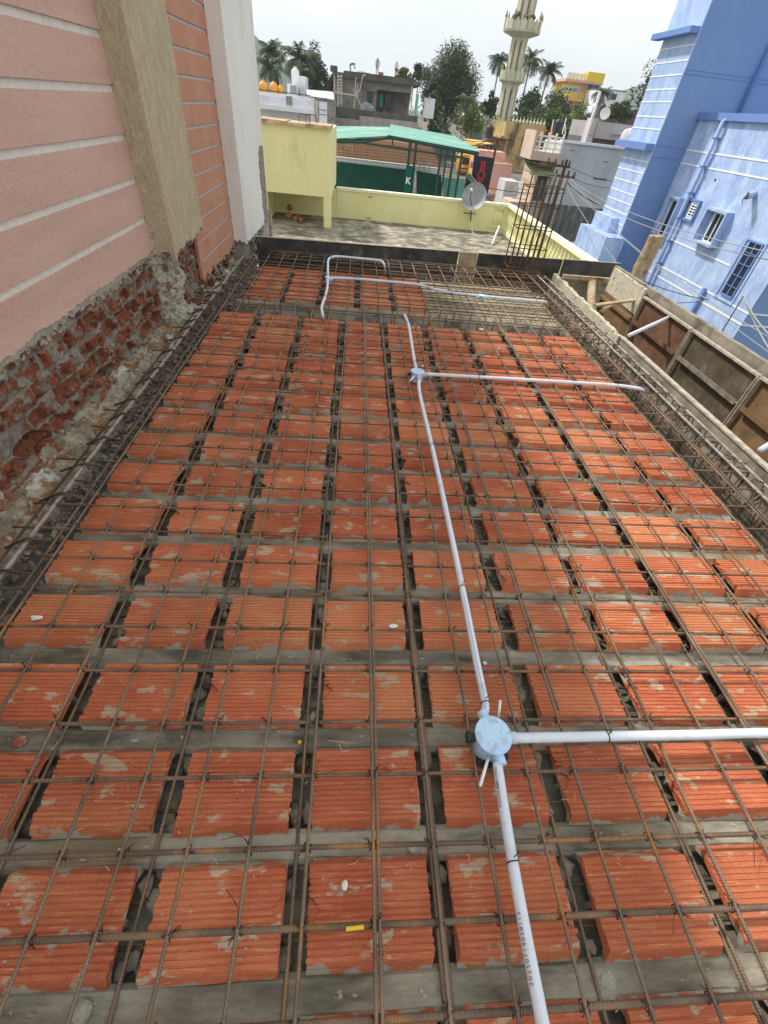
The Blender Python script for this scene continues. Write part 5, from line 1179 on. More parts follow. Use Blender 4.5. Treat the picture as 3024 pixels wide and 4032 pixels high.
tree('green_tree', 2290, 480, 80, 70, 62, 'leafbright', 'bright yellow-green tree behind the black rooftop tank', 2400, seed=13, clumps=26)
tree('green_tree', 2240, 540, 62, 50, 40, 'leafmid', 'rounded green tree right behind the white parapet wall', 1500, seed=14, clumps=18)
tree('green_tree', 2440, 445, 70, 62, 40, 'leafolive', 'flat topped shrubby tree above the tiled house', 1700, seed=15, clumps=20)
tree('green_tree', 2590, 335, 66, 92, 92, 'leafdark', 'big dark tree peeking out behind the blue stair tower', 3600, seed=16, clumps=34)
tree('green_tree', 2080, 545, 76, 130, 75, 'leafdark', 'dark trees massed beyond the weathered yellow building', 2400, seed=17, clumps=26)
tree('green_tree', 1740, 520, 90, 60, 40, 'leafdark', 'dim tree along the street beyond the green shed', 1200, seed=18, clumps=16)
tree('green_tree', 2170, 480, 68, 95, 42, 'leafmid', 'wide mid green tree in front of the olive one below the free standing palm', 2600, seed=21, clumps=28)
M['scrub'] = M['leafolive']
# ---- white house group, left
M['whitewash'] = material('blueish_whitewash', (.70,.71,.76), (.78,.79,.82), scale=.8, rough=.85, bump=.15, stain=(.42,.42,.44), sscale=.9, slo=.52, shi=.72, sfac=.6)
o, *_ = box_building('white_house', 46, 940, 1222, 352, -6, M['whitewash'], 'long low whitewashed house beyond the tank box', 'house', depth=7)
rect_part(o, 'ledge', 46, 1000, 405, 1240, 422, M['white'], -1.2, -.002)
rect_part(o, 'parapet_band', 46, 1000, 370, 1236, 408, M['whitewash'], -.9, -.61)
rect_part(o, 'end_pier', 46, 1243, 395, 1254, 480, M['greygroove'], -.5, -.3)
rect_part(o, 'green_edge', 46, 1000, 348, 1222, 352, M['greenpaint'], -.1, .3)
o2 = rect_part(o, 'patched_render', 46, 1132, 378, 1157, 412, M['rawconc'], -.95, -.91)
rect_part(o, 'post', 46, 1139, 325, 1144, 412, M['greygroove'], -1.05, -.96)
o, *_ = box_building('panel_gate', 44, 1256, 1287, 394, -6, M['whitewash'], 'pale panelled gate wall with a thin green edge', 'gate', depth=.3)
for y in (430, 448): rect_part(o, 'green_line', 44, 1256, y, 1287, y+2, M['greenpaint'], -.03, -.002)
rect_part(o, 'green_line', 44, 1256, 394, 1287, 397, M['greenpaint'], -.03, -.002)
M['tankyellow'] = plain('yellow_tank', (.75,.34,.03), .45)
for k, (px, py, r) in enumerate([(1037, 340, 17), (1078, 343, 16), (1105, 348, 10)]):
    Y = 55; p = gy(px, py, Y); u = dep(px, py, Y)*r
    t_ = thing('water_tank', (p[0], p[1], p[2]-u*1.2), f'orange-yellow plastic water tank, {["closest to the white pillar","middle","smallest"][k]} of three on the white roof', 'water tank', 'orange-yellow rooftop tanks')
    b = MB(); b.lathe([(u*.95, -u*2), (u, -u*.2), (u*.97, u*.15), (u*.75, u*.6), (u*.35, u*.85)], p, 20); b.build('tank_body', M['tankyellow'], parent=t_, smooth=True)
    b = MB(); b.lathe([(u*.34, u*.85), (u*.34, u*1.0), (u*.2, u*1.05)], p, 12); b.build('tank_lid', M['tankyellow'], parent=t_)
o, xl, xr, zt, dp = box_building('tank_tower', 54, 1178, 1201, 298, -5, M['whitewash'], 'small white block carrying a white water tank', 'tank tower', depth=3)
rect_part(o, 'lower_block', 54, 1139, 331, 1177.5, 400, M['whitewash'], -1.6, 1.0); rect_part(o, 'dark_opening', 54, 1150, 338, 1176, 368, M['rawconc'], -1.68, -1.602); 
p = gy(1166, 318, 53.6); u = dep(1166, 318, 54)
t_ = thing('water_tank', (p[0], p[1], p[2]), 'white ribbed water tank on the small white block', 'water tank')
b = MB(); b.lathe([(u*15, -u*13), (u*15, u*22), (u*13, u*29), (u*8, u*33)], (p[0], 53.2, p[2]), 18); b.build('tank_body', M['white'], parent=t_, smooth=True)
b = MB(); b.lathe([(u*6, u*33), (u*6, u*38)], (p[0], 53.2, p[2]), 10); b.build('tank_lid', M['white'], parent=t_)
o = thing('tin_roof', gy(1260, 375, 52), 'white corrugated roof sheets beside the unfinished house', 'roof sheet'); o['kind'] = 'thing'
sheet('roof_sheet', (gy(1212, 378, 50), gy(1316, 392, 50), gy(1312, 364, 54), gy(1205, 354, 54)), 14, .06, M['white'], o)
b = MB(); b.box(gy(1214, 381, 50.1), tuple(Vector(gy(1316, 394, 50.1))+Vector((0, 3, -2)))); b.build('under_wall', M['rawconc'], parent=o)
# ---- unfinished grey house
M['greyblock'] = material('bare_block_wall', (.19,.18,.165), (.26,.25,.23), scale=1.4, rough=.95, bump=.4, bscale=8, bdist=.03, stain=(.09,.085,.08), sscale=.8, slo=.5, shi=.7, fine=.3)
M['greydark'] = material('bare_concrete_band', (.085,.08,.075), (.13,.125,.115), scale=1.2, rough=.95, bump=.3, fine=.2)
YG = 60
o = thing('unfinished_house', gy(1480, 440, YG), 'unfinished grey block house with bare concrete roof slab and dark doorway', 'house')
def P3(px, py, Y=YG): return gy(px, py, Y)
xl, xr = P3(1313, 330)[0], P3(1648, 350)[0]; xd0, xd1 = P3(1482, 400)[0], P3(1622, 400)[0]; zt = (P3(1350, 305)[2]+P3(1620, 335)[2])/2; zb = P3(1400, 425)[2]-1.2
zl = P3(1482, 352)[2]
b = MB(); b.box((xl, YG, zb), (xd0, YG+9, zt)); b.box((xd1, YG, zb), (xr-.55, YG+.5, zt)); b.box((xd0+.001, YG+2.2, zb), (xr-.56, YG+9, zt-.001)); b.box((xd0+.001, YG+.001, zl), (xd1-.001, YG+2.199, zt-.002)); b.build('wall', M['greyblock'], parent=o)
b = MB(); b.box((xl-.1, YG-.5, zt-.02), (xr+.15, YG+9.2, zt+.30)); b.build('roof_slab', M['greydark'], parent=o)
b = MB(); b.box((xl-.3, YG-.3, zt+.301), (xl+.35, YG+1, zt+.70)); b.box((xl+1.0, YG-.45, zt+.301), (xr-.3, YG-.2, zt+.45)); b.build('roof_upstand', M['greydark'], parent=o)
def gpart(name, x0, y0, x1, y1, mat, d0, d1): return rect_part(o, name, YG, x0, y0, x1, y1, mat, d0, d1)
gpart('window_opening', 1447, 358, 1466, 413, M['glass'], -.05, -.003); gpart('lintel_ledge', 1441, 352, 1476, 357, M['greyblock'], -.5, -.003)
gpart('door_opening', 1486, 366, 1511, 440, M['glass'], 2.0, 2.19); gpart('window_opening', 1520, 368, 1542, 424, M['glass'], 2.0, 2.19)
gpart('green_drape', 1498, 369, 1508, 420, plain('bright_teal_cloth', (.03,.50,.36), .7), 1.8, 1.9)
gpart('switch_box', 1547, 392, 1556, 400, M['greydark'], 2.05, 2.19)
o = thing('yard_wall', gy(1450, 480, 54), 'low bare block wall with grey coping before the unfinished house', 'wall'); o['kind'] = 'thing'
a, c = gy(1295, 420, 54), gy(1646, 455, 54)
b = MB(); b.box((a[0], 54, -4), (c[0], 54.35, (a[2]+c[2])/2)); b.build('upper_courses', M['greydark'], parent=o)
a, c = gy(1290, 450, 53.5), gy(1650, 497, 53.5); b = MB(); b.box((a[0], 53.3, -5), (c[0]+.3, 53.99, (a[2]+c[2])/2-.12)); b.build('lower_render', M['rawconc'], parent=o)
a, c = gy(1416, 457, 53), gy(1648, 500, 53); b = MB(); b.box((a[0], 53.1, -5), (c[0], 53.295, (a[2]+c[2])/2+.15)); b.build('pale_render', material('pale_render', (.30,.27,.24), (.40,.37,.33), scale=.9, rough=.9, bump=.2, stretch=(3,3,.6)), parent=o)
M['bamboo'] = material('bamboo_pole', (.48,.42,.32), (.58,.52,.42), scale=4, rough=.8, bump=0)
def pole(name, a, c, Y, r, mat, lab, cat, group=None, Y2=None):
    b = MB(); b.bar(gy(*a, Y), gy(*c, Y if Y2 is None else Y2), r, 6); b.build(name, M[mat], label=lab, cat=cat, group=group)
ld = thing('ladder', gy(1340, 415, 58.6), 'pale wooden ladder leaning on the unfinished house', 'ladder')
for x0, x1 in ((1331, 1330), (1345, 1345)): b = MB(); b.bar(gy(x0, 292, 59), gy(x1, 416, 58.6), .055, 6); b.build('rail', M['bamboo'], parent=ld)
for k in range(10): y = 302+11.5*k; b = MB(); b.bar(gy(1330, y, 58.8), gy(1347, y+1, 58.8), .05, 5); b.build('rung', M['bamboo'], parent=ld)
for k, (a, c, r, lab) in enumerate([((1317, 298), (1316, 414), .06, 'upright bamboo pole at the very corner of the unfinished house'), ((1315, 364), (1412, 378), .06, 'long horizontal bamboo pole tied across the unfinished house front'), ((1401, 305), (1396, 425), .05, 'upright scaffold pole rising past the roof edge'), ((1389, 350), (1427, 428), .05, 'slanting scaffold pole crossing behind the upright one'), ((1411, 328), (1390, 425), .04, 'thin scaffold pole leaning the other way'), ((1624, 340), (1606, 446), .05, 'thin pole leaning at the porch corner'), ((1694, 382), (1615, 452), .07, 'thick slanting pole reaching out over the yard wall'), ((1673, 405), (1660, 470), .05, 'short prop pole beyond the yard wall'), ((1694, 382), (1691, 410), .05, 'short upright stub on the thick slanting pole')]):
    pole('scaffold_pole', a, c, 58.5, r, 'bamboo', lab, 'scaffold pole', 'poles around the unfinished house')
b = MB(); b.bar(gy(1646, 370, 57.5), gy(1634, 476, 57.5), .11, 6); b.build('teal_pole', plain('teal_pole', (.08,.50,.34), .6), label='bright green painted pole at the end of the unfinished house', cat='pole')
for k, pts in enumerate(([(1404, 370), (1418, 350), (1424, 318), (1430, 298), (1440, 296)], [(1622, 340), (1619, 380), (1622, 420), (1645, 455), (1652, 468)])):
    b = MB(); b.tube(smooth_path([gy(x, y, 58.2) for x, y in pts], 5), .045, 5); b.build('hanging_rope', M['bamboo'], label=['curved pale hose hanging from the unfinished roof edge', 'sagging pale hose beside the porch corner'][k], cat='hose')
M['tarp'] = material('grey_tarpaulin', (.20,.20,.21), (.34,.34,.35), scale=1.5, rough=.6, bump=.6, bscale=3, bdist=.1)
b = MB(); p = gy(1446, 425, 58.6); b.ico((p[0], p[1], p[2]-.2), .62, .14, 3, (1.15, .7, 1.0)); b.build('tarpaulin_heap', M['tarp'], label='grey tarpaulin covered heap before the unfinished house window', cat='heap')
b = MB(); p = gy(1431, 292, YG+2); b.ico((p[0], p[1], p[2]-.35), .9, .07, 3, (1.35, 1.1, .6)); b.build('sand_heap', M['greyblock'], label='rounded grey sand heap on the unfinished roof', cat='heap')
b = MB(); p = gy(1689, 427, 60); b.box((p[0]-.55, 60, p[2]-.75), (p[0]+.55, 60.1, p[2]+.75)); b.build('white_board', M['whitewash'], label='small pale board hanging at the far end of the yard wall', cat='board')
b = MB(); p = gy(1500, 298, YG+.5); b.lathe([(.18, 0), (.26, .35), (.28, .36)], (p[0], p[1], zt+.31), 12); b.build('red_bucket', plain('red_bucket', (.55,.10,.06), .5), label='red bucket beside the standing worker on the roof', cat='bucket')
# ---- people on the roof
def person(joints, radii, edges, base, mats, label, hair_top):
    me = bpy.data.meshes.new('person'); me.from_pydata([tuple(Vector(base)+Vector(j)) for j in joints], edges, [])
    ob = bpy.data.objects.new('tmp', me); COL.objects.link(ob)
    md = ob.modifiers.new('s', 'SKIN'); md.use_smooth_shade = True
    for i, v in enumerate(me.skin_vertices[0].data): v.radius = (radii[i], radii[i]); v.use_root = (i == 0)
    ob.modifiers.new('u', 'SUBSURF').levels = 1
    dg = bpy.context.evaluated_depsgraph_get(); dg.update(); nm = bpy.data.meshes.new_from_object(ob.evaluated_get(dg)); bpy.data.objects.remove(ob)
    bz = Vector(base)
    for m_ in mats: nm.materials.append(m_)
    def zone(p):
        r = [(p-(Vector(base)+Vector(j))).length for j in joints]; i = r.index(min(r)); return ZONE[i]
    for f in nm.polygons: f.material_index = zone(f.center)
    for v in nm.vertices: v.co -= bz
    po = bpy.data.objects.new('person', nm); COL.objects.link(po); po.location = bz; tag(po, label, 'person', None); return po
M['skin'] = plain('brown_skin', (.16,.08,.05), .6); M['hair'] = plain('black_hair', (.01,.01,.01), .6)
ZONE = [2, 1, 1, 0, 3, 1, 1, 0, 1, 1, 0, 2, 2, 0, 2, 2, 0]
E_ = [(0, 1), (1, 2), (2, 3), (3, 4), (2, 5), (5, 6), (6, 7), (2, 8), (8, 9), (9, 10), (0, 11), (11, 12), (12, 13), (0, 14), (14, 15), (15, 16)]
RAD = [.13, .14, .13, .055, .10, .06, .045, .035, .06, .045, .035, .085, .06, .045, .085, .06, .045]
stand = [(0, 0, .9), (0, 0, 1.15), (0, 0, 1.38), (0, 0, 1.48), (0, 0, 1.60), (-.19, 0, 1.34), (-.22, -.05, 1.08), (-.18, -.12, .86), (.19, 0, 1.34), (.25, -.05, 1.1), (.27, -.12, .9), (-.09, 0, .84), (-.10, -.02, .46), (-.10, 0, .05), (.09, 0, .84), (.11, -.02, .46), (.12, 0, .05)]
bend = [(0, 0, .86), (.18, -.03, 1.0), (.42, -.05, 1.02), (.52, -.06, 1.0), (.62, -.07, .96), (.42, .14, .98), (.50, .12, .72), (.60, .08, .50), (.42, -.22, .98), (.54, -.2, .72), (.66, -.18, .52), (-.02, .09, .80), (.05, .1, .44), (-.02, .1, .05), (-.02, -.09, .80), (.08, -.1, .44), (.02, -.1, .05)]
def cl(n, c): return plain(n, c, .85)
p = gy(1378, 300, YG+.6); person([(x*.8, y*.8, z*.72) for x, y, z in bend], [r*.85 for r in RAD], E_, (p[0], p[1], zt+.31), [M['skin'], cl('blue_shirt', (.16,.24,.38)), cl('blue_cloth', (.14,.19,.30)), M['hair']], 'worker in blue clothes bending over on the roof of the unfinished house', 0)
p = gy(1484, 300, YG+.4); person([(x*.82, y*.82, z*.82) for x, y, z in stand], [r*.8 for r in RAD], E_, (p[0], p[1], zt+.31), [M['skin'], cl('green_shirt', (.22,.38,.34)), cl('grey_skirt', (.30,.36,.36)), M['hair']], 'worker in pale green clothes standing on the roof by the red bucket', 0)
p = gy(1558, 310, YG+.4); person([(x*.8, y*.8, z*.76) for x, y, z in stand], [r*.8 for r in RAD], E_, (p[0], p[1], zt+.31), [M['skin'], cl('white_shirt', (.62,.62,.62)), cl('dark_red_cloth', (.22,.04,.05)), M['hair']], 'worker in white shirt and dark red lungi on the roof edge', 0)
# ---- minaret
M['minaret'] = material('cream_minaret', (.54,.51,.38), (.62,.59,.46), scale=.9, rough=.85, bump=.1, stain=(.34,.31,.20), sscale=.8, slo=.52, shi=.72, sfac=.6, stretch=(1,1,.5))
M['minshade'] = material('minaret_niche_shade', (.22,.20,.13), (.32,.29,.20), scale=1, rough=.9, bump=.1)  # darker cream for the shaft core, recess shade put into the colour
M['moss'] = material('mossy_finial', (.24,.25,.10), (.32,.33,.15), scale=2, rough=.9, bump=0)
YM = 90; cxs = [gy(px, py, YM)[0] for px, py in ((2037, 210), (2005, 368), (1986, 462), (2066, 52))]; xm = sum(cxs)/4
um = dep(2020, 250, YM)
def zm(px, py): return gy(px, py, YM)[2]
z_base, z_b1, z_b2 = zm(1980, 478), zm(2015, 328), zm(2055, 140)
z_b1t, z_b2t = zm(2015, 300), zm(2060, 98); z_top = zm(2100, -160)
mn = thing('minaret', (xm, YM, -2.6), 'cream minaret with niched shaft and two crenellated balconies', 'minaret')
def shaft(z0, z1, r):
    b = MB(); b.lathe([(r*.72, z0), (r*.72, z1)], (xm, YM, 0), 8); b.build('shaft_core', M['minshade'], parent=mn)
    for k in range(8):
        a = pi/8+k*pi/4; c = Vector((xm+r*.86*cos(a), YM+r*.86*sin(a), 0)); t = Vector((-sin(a), cos(a), 0)); n_ = Vector((cos(a), sin(a), 0)); b = MB()
        w_ = r*.22; h = z1-z0
        ps = [(-w_, z0), (w_, z0), (w_, z0+h*.78), (r*.38, z0+h*.93), (r*.38, z1), (-r*.38, z1), (-r*.38, z0+h*.93), (-w_, z0+h*.78)]
        b.prism([tuple(c+t*x+n_*r*.10+Vector((0, 0, z))) for x, z in ps], tuple(-n_*r*.22)); b.build('shaft_column', M['minaret'], parent=mn)
r1, r2, r3 = 34*um, 32*um, 37*um
b = MB(); b.lathe([(r1*1.15, -2.6), (r1*1.15, z_base)], (xm, YM, 0), 8); b.build('base', M['minaret'], parent=mn)
shaft(z_base, z_b1, r1); shaft(z_b1t, z_b2, r2*.97); shaft(z_b2t, z_top, r3*.95)
def balcony(z0, z1, R, r, n=16):
    h = z1-z0; b = MB(); b.lathe([(r, z0-h*.10), (R*.75, z0+h*.10), (R*.97, z0+h*.22), (R, z0+h*.40), (R*.96, z0+h*.42)], (xm, YM, 0), 16); BS = b.build('balcony_slab', M['minaret'], parent=mn)
    for k in range(n):
        a = 2*pi*(k+.5)/n; c = Vector((xm+R*.95*cos(a), YM+R*.95*sin(a), 0)); t = Vector((-sin(a), cos(a), 0)); n_ = Vector((cos(a), sin(a), 0)); w_ = R*.95*pi/n*.86
        ps = [(-w_, z0+h*.42), (w_, z0+h*.42), (w_, z0+h*.92), (w_*.5, z0+h*1.05), (0, z0+h*1.22), (-w_*.5, z0+h*1.05), (-w_, z0+h*.92)]
        b = MB(); b.prism([tuple(c+t*x+Vector((0, 0, z))) for x, z in ps], tuple(-n_*R*.06)); b.build('parapet_panel', M['minaret'], parent=BS)
        if k % 2 == 0:
            a2 = 2*pi*k/n; b = MB(); b.lathe([(R*.035, z0+h*.42), (R*.03, z0+h*1.2), (R*.075, z0+h*1.32), (R*.05, z0+h*1.45), (R*.015, z0+h*1.75)], (xm+R*.97*cos(a2), YM+R*.97*sin(a2), 0), 6); b.build('finial', M['moss'], parent=BS)
balcony(z_b1-.1*um*30, z_b1t+.35, 53*um, r1); balcony(z_b2-.1*um*30, z_b2t+.2, 71*um, r2); balcony(z_base-24*um, z_base+4*um, 50*um, r1*1.15)
for k, (px, py) in enumerate([(2040, 56), (2074, 66), (2101, 70), (2028, 68)]):
    p = Vector(gy(px, py, YM-r3*1.1)); b = MB(); b.lathe([(6*um, 0), (9*um, -.25), (3*um, .5)], tuple(p), 12, axis=(.2*(k-1), -1, -.1)); b.build('loudspeaker', M['bardark'], parent=mn)
# ---- weathered yellow mosque block and roof pieces
M['ochre'] = material('weathered_ochre', (.48,.33,.13), (.56,.42,.20), scale=.6, rough=.9, bump=.2, stain=(.10,.085,.06), sscale=.55, slo=.50, shi=.60, sfac=.9, stretch=(1.4,1.4,.55), fine=.2)
M['orange'] = material('orange_yellow_paint', (.66,.42,.13), (.70,.46,.17), scale=.8, rough=.85, bump=.1, stain=(.40,.28,.12), sscale=.7, slo=.55, shi=.75, sfac=.6)
YB = 60
o, xl, xr, zt2, dp = box_building('weathered_building', YB, 2012, 2150, 500, -4, M['ochre'], 'weathered ochre building with black stained walls below the minaret', 'building', depth=10)
b = MB(); b.box((xl-.05, YB+.01, -4), (xl-.002, YB+9.99, zt2-.9)); b.build('side_wall', M['orange'], parent=o)
b = MB(); b.box((xl-.9, YB-.15, zt2-.95), (xl+.6, YB+10, zt2-.75)); b.build('eave_slab', M['ochre'], parent=o)
b = MB(); b.box((xl-.55, YB-.05, zt2-.75), (xr, YB+.15, zt2+.35)); b.box((xl-.5, YB+.151, zt2-.749), (xl-.3, YB+10, zt2+.34)); b.build('roof_parapet', M['ochre'], parent=o)
for k in range(10): b = MB(); x = xl + (xr-xl)*(k+.3)/10; b.lathe([(.10, 0), (.16, .15), (.05, .35), (.01, .55)], (x, YB+.05, zt2+.35), 6); b.build('finial', M['minaret'], parent=o)
for k in range(4): b = MB(); y = YB+1+1.1*k; b.box((xl-.06, y, -1.2), (xl-.051, y+.45, 1.2)); b.build('slot_window', M['black'], parent=o)
o = thing('roof_balustrade', gy(1910, 480, 75), 'pale green crenellated balustrade beside the minaret foot', 'balustrade')
M['mint'] = material('mint_paint', (.50,.62,.55), (.58,.68,.62), scale=1, rough=.8, bump=0)
a, c = gy(1880, 480, 75), gy(1945, 492, 75); n = 9
b = MB(); b.box((a[0], 75, a[2]-.8), (c[0], 75.3, a[2]-.45)); b.build('rail', M['mint'], parent=o)
b = MB(); b.box((a[0]+.3, 75.4, -3), (c[0]+.5, 79, a[2]-.81)); b.build('wall_below', M['mint'], parent=o)
for k in range(n): x = a[0]+(c[0]-a[0])*(k+.5)/n; b = MB(); b.prism([(x-.14, 75.1, a[2]-.45), (x+.14, 75.1, a[2]-.45), (x+.14, 75.1, a[2]+.35), (x, 75.1, a[2]+.8), (x-.14, 75.1, a[2]+.35)], (0, .1, 0)); b.build('merlon', M['mint'], parent=o)
def black_tank(px0, px1, pyt, pyb, Y, label, frame=False):
    a, c = gy(px0, pyb, Y), gy(px1, pyt, Y); r = (c[0]-a[0])/2; x = (a[0]+c[0])/2; h = c[2]-a[2]
    t_ = thing('water_tank', (x, Y, a[2]), label, 'water tank')
    b = MB(); pr = []
    for i in range(7): pr += [(r*.95, h*.8*i/7), (r, h*.8*(i+.3)/7), (r, h*.8*(i+.7)/7)]
    b.lathe([(r*.93, 0)]+pr[1:]+[(r*.9, h*.84), (r*.55, h*.95), (r*.3, h*.96), (r*.3, h)], (x, Y, a[2]), 20); b.build('tank_body', M['tankblack'], parent=t_, smooth=False)
    return t_
M['tankblack'] = plain('black_tank_plastic', (.022,.022,.026), .5)
black_tank(1907, 1949, 492, 541, 50, 'black round water tank in front of the weathered ochre building')
black_tank(2172, 2220, 468, 532, 30, 'ribbed black water tank behind the white railing balcony')
black_tank(2352, 2390, 408, 460, 48, 'black water tank on the roof of the tiled house')
for k, (a, c) in enumerate([((2213, 528), (2230, 464)), ((2166, 540), (2180, 470)), ((2225, 530), (2226, 490))]): pole('tank_stand_leg', a, c, 29.6, .03, 'whitepaint', ['slim pole behind the ribbed tank', 'slim pole before the ribbed tank by the red flag', 'short slim pole next to the ribbed tank'][k], 'pole')
b = MB(); p = gy(2166, 515, 27); b.prism([gy(2162, 534, 27), gy(2167, 534, 27), gy(2172, 498, 27), gy(2166, 512, 27)], (0, .03, 0)); b.build('red_flag', M['red'], label='small red flag by the white balcony railing', cat='flag')
M['greywhite'] = material('grey_white_wall', (.46,.47,.46), (.56,.57,.56), scale=.9, rough=.85, bump=.2, bscale=10, stain=(.33,.34,.33), sscale=.8, slo=.50, shi=.68, sfac=.6, stretch=(1,1,.6))
# ---- pink building, small white house, beige balcony house
M['pinkwall'] = material('salmon_wall', (.62,.33,.26), (.68,.40,.32), scale=.8, rough=.85, bump=.1, stain=(.45,.28,.22), sscale=.8, slo=.55, shi=.75, sfac=.5)
o, xl, xr, zt3, dp = box_building('salmon_house', 38, 1935, 2022, 640, -6, M['pinkwall'], 'salmon pink house between the shop sign and the ochre building', 'house', depth=3)
b = MB(); b.box((xl-.8, 38.8, zt3-.25), (xl+1.1, 40.5, zt3+.55)); b.build('balcony', M['pinkwall'], parent=o)
b = MB(); b.box((xl-.1, 37.6, zt3-1.75), (xr+.1, 37.99, zt3-1.6)); b.build('sun_shade', M['pinkwall'], parent=o)
for k in range(3): b = MB(); x = xl+.3+.55*k; b.box((x, 37.94, zt3-3.4), (x+.2, 37.998, zt3-2.2)); b.build('slot_window', M['black'], parent=o)
p = gy(1972, 775, 33); b = MB(); b.box((p[0]-.2, 33, p[2]-.3), (p[0]+.25, 33.35, p[2]+.3)); ac = b.build('air_conditioner', M['white'], label='white air conditioner unit outside the salmon house', cat='air conditioner')
b = MB(); b.lathe([(.14, 0), (.14, .01)], (p[0]+.02, 32.99, p[2]), 16, axis=(0, -1, 0)); b.build('fan_grille', M['greygroove'], parent=ac)
o, *_ = box_building('small_house', 30, 1992, 2046, 712, -6, M['greywhite'], 'small white walled house with a blue roof sheet', 'house', depth=1.6)
sheet('blue_roof_sheet', (gy(2008, 740, 30), gy(2060, 745, 30), gy(2050, 716, 33), gy(2008, 712, 33)), 10, .04, plain('light_blue_roof', (.22,.45,.68), .5), o)
o, *_ = box_building('yellow_facade', 48, 1878, 1960, 562, -6, M['orange'], 'yellow facade with tall openings behind the shop sign', 'building', depth=6)
for k in range(5): rect_part(o, 'slot_window', 48, 1884+15*k, 572, 1890+15*k, 600, M['black'], -.05, -.002)
YW = 26
M['sooty'] = material('sooty_streaked_wall', (.10,.098,.09), (.20,.195,.18), scale=1.2, rough=.9, bump=.3, bscale=10, stain=(.40,.39,.36), sscale=1.6, slo=.55, shi=.62, sfac=.8, stretch=(3.2,3.2,.5))
o = thing('white_wall_house', gy(2300, 900, YW), 'house with a big blank grey-white wall stained dark towards the street', 'house')
xl, xr = gy(2176, 700, YW)[0], 14.5; ztw = (gy(2192, 560, YW)[2]+gy(2457, 586, YW)[2])/2; zs = gy(2300, 815, YW)[2]
b = MB(); b.box((xl, YW, zs), (xr, YW+2.6, ztw)); b.build('upper_wall', M['greywhite'], parent=o)
b = MB(); b.box((xl, YW-.02, -6.2), (xr, YW+2.6, zs-.001)); b.build('lower_wall', M['sooty'], parent=o)
b = MB(); b.box((xl-.06, YW-.08, ztw+.001), (xr, YW+.25, ztw+.09)); b.build('wall_coping', M['white'], parent=o)
p = gy(2362, 705, YW); b = MB()
for k in range(8): b.lathe([(.035, 0), (.035, .01)], (p[0]-.3+.085*k, YW-.001, p[2]), 8, axis=(0, -1, 0))
b.build('vent_pattern', M['black'], parent=o)
for px, py, s_ in ((2255, 592, .13), (2385, 637, .16), (2303, 625, .06)):
    p = gy(px, py, YW); b = MB(); b.ico((p[0], YW-.001, p[2]), s_*.55, .5, 2, (1.5, .05, .4)); b.build('plaster_scar', M['rawconc'], parent=o)
M['tan'] = material('tan_plaster', (.55,.42,.32), (.62,.50,.40), scale=1, rough=.85, bump=.1, stain=(.40,.30,.22), sscale=1, slo=.55, shi=.75, sfac=.5)
o = thing('balcony_house', gy(2110, 900, YW+1), 'tan house front with a railed balcony projecting over the street', 'house')
b = MB(); b.box((xl-.55, YW+.6, -6.2), (xl-.01, YW+3.2, ztw-.65)); b.build('street_wall', M['tan'], parent=o)
zbal = gy(2150, 598, YW)[2]; xb = gy(2088, 590, YW)[0]
b = MB(); b.box((xb, YW-.3, zbal-.32), (xl-.011, YW+1.5, zbal)); b.build('balcony_slab', M['tan'], parent=o)
b = MB(); b.box((xb, YW-.28, zbal+.001), (xb+.12, YW+1.45, zbal+.70)); b.build('balcony_parapet', M['tan'], parent=o)
for k in range(3):
    z = zbal+.14+.2*k; b = MB(); b.bar((xb+.141, YW-.22, z), (xl-.02, YW-.22, z), .03, 6); b.build('railing_bar', M['whitepaint'], parent=o)
for x in (xb+.25, (xb+xl)/2-.1, (xb+xl)/2+.25, xl-.12): b = MB(); b.box((x, YW-.26, zbal+.001), (x+.07, YW-.18, zbal+.68)); b.build('railing_post', M['whitepaint'], parent=o)
zs2 = gy(2150, 655, YW)[2]; b = MB(); b.hexa([(xb+.2, YW-.2, zs2-.35), (xl, YW-.2, zs2-.35), (xl, YW+1.5, zs2+.15), (xb+.2, YW+1.5, zs2+.15), (xb+.2, YW-.2, zs2-.28), (xl, YW-.2, zs2-.28), (xl, YW+1.5, zs2+.22), (xb+.2, YW+1.5, zs2+.22)]); b.build('shade_roof', material('olive_tile_roof', (.33,.34,.15), (.42,.42,.22), scale=3, rough=.8, bump=.2), parent=o)
b = MB(); zl2 = gy(2080, 790, YW+2)[2]
b.box((xl-1.5, YW+1, -6), (xl-.56, YW+2.6, zl2)); b.build('lower_wing', M['tan'], parent=o)
for k in range(3): z = zl2+.15+.2*k; b = MB(); b.bar((xl-1.45, YW+1.05, z), (xl-.7, YW+1.05, z), .03, 6); b.build('railing_bar', M['whitepaint'], parent=o)
for k in range(5): x = xl-.52+.1*k; b = MB(); b.box((x, YW+.55, zl2+.2), (x+.05, YW+.598, zl2+1.5)); b.build('green_shutter', M['greenpaint'], parent=o)
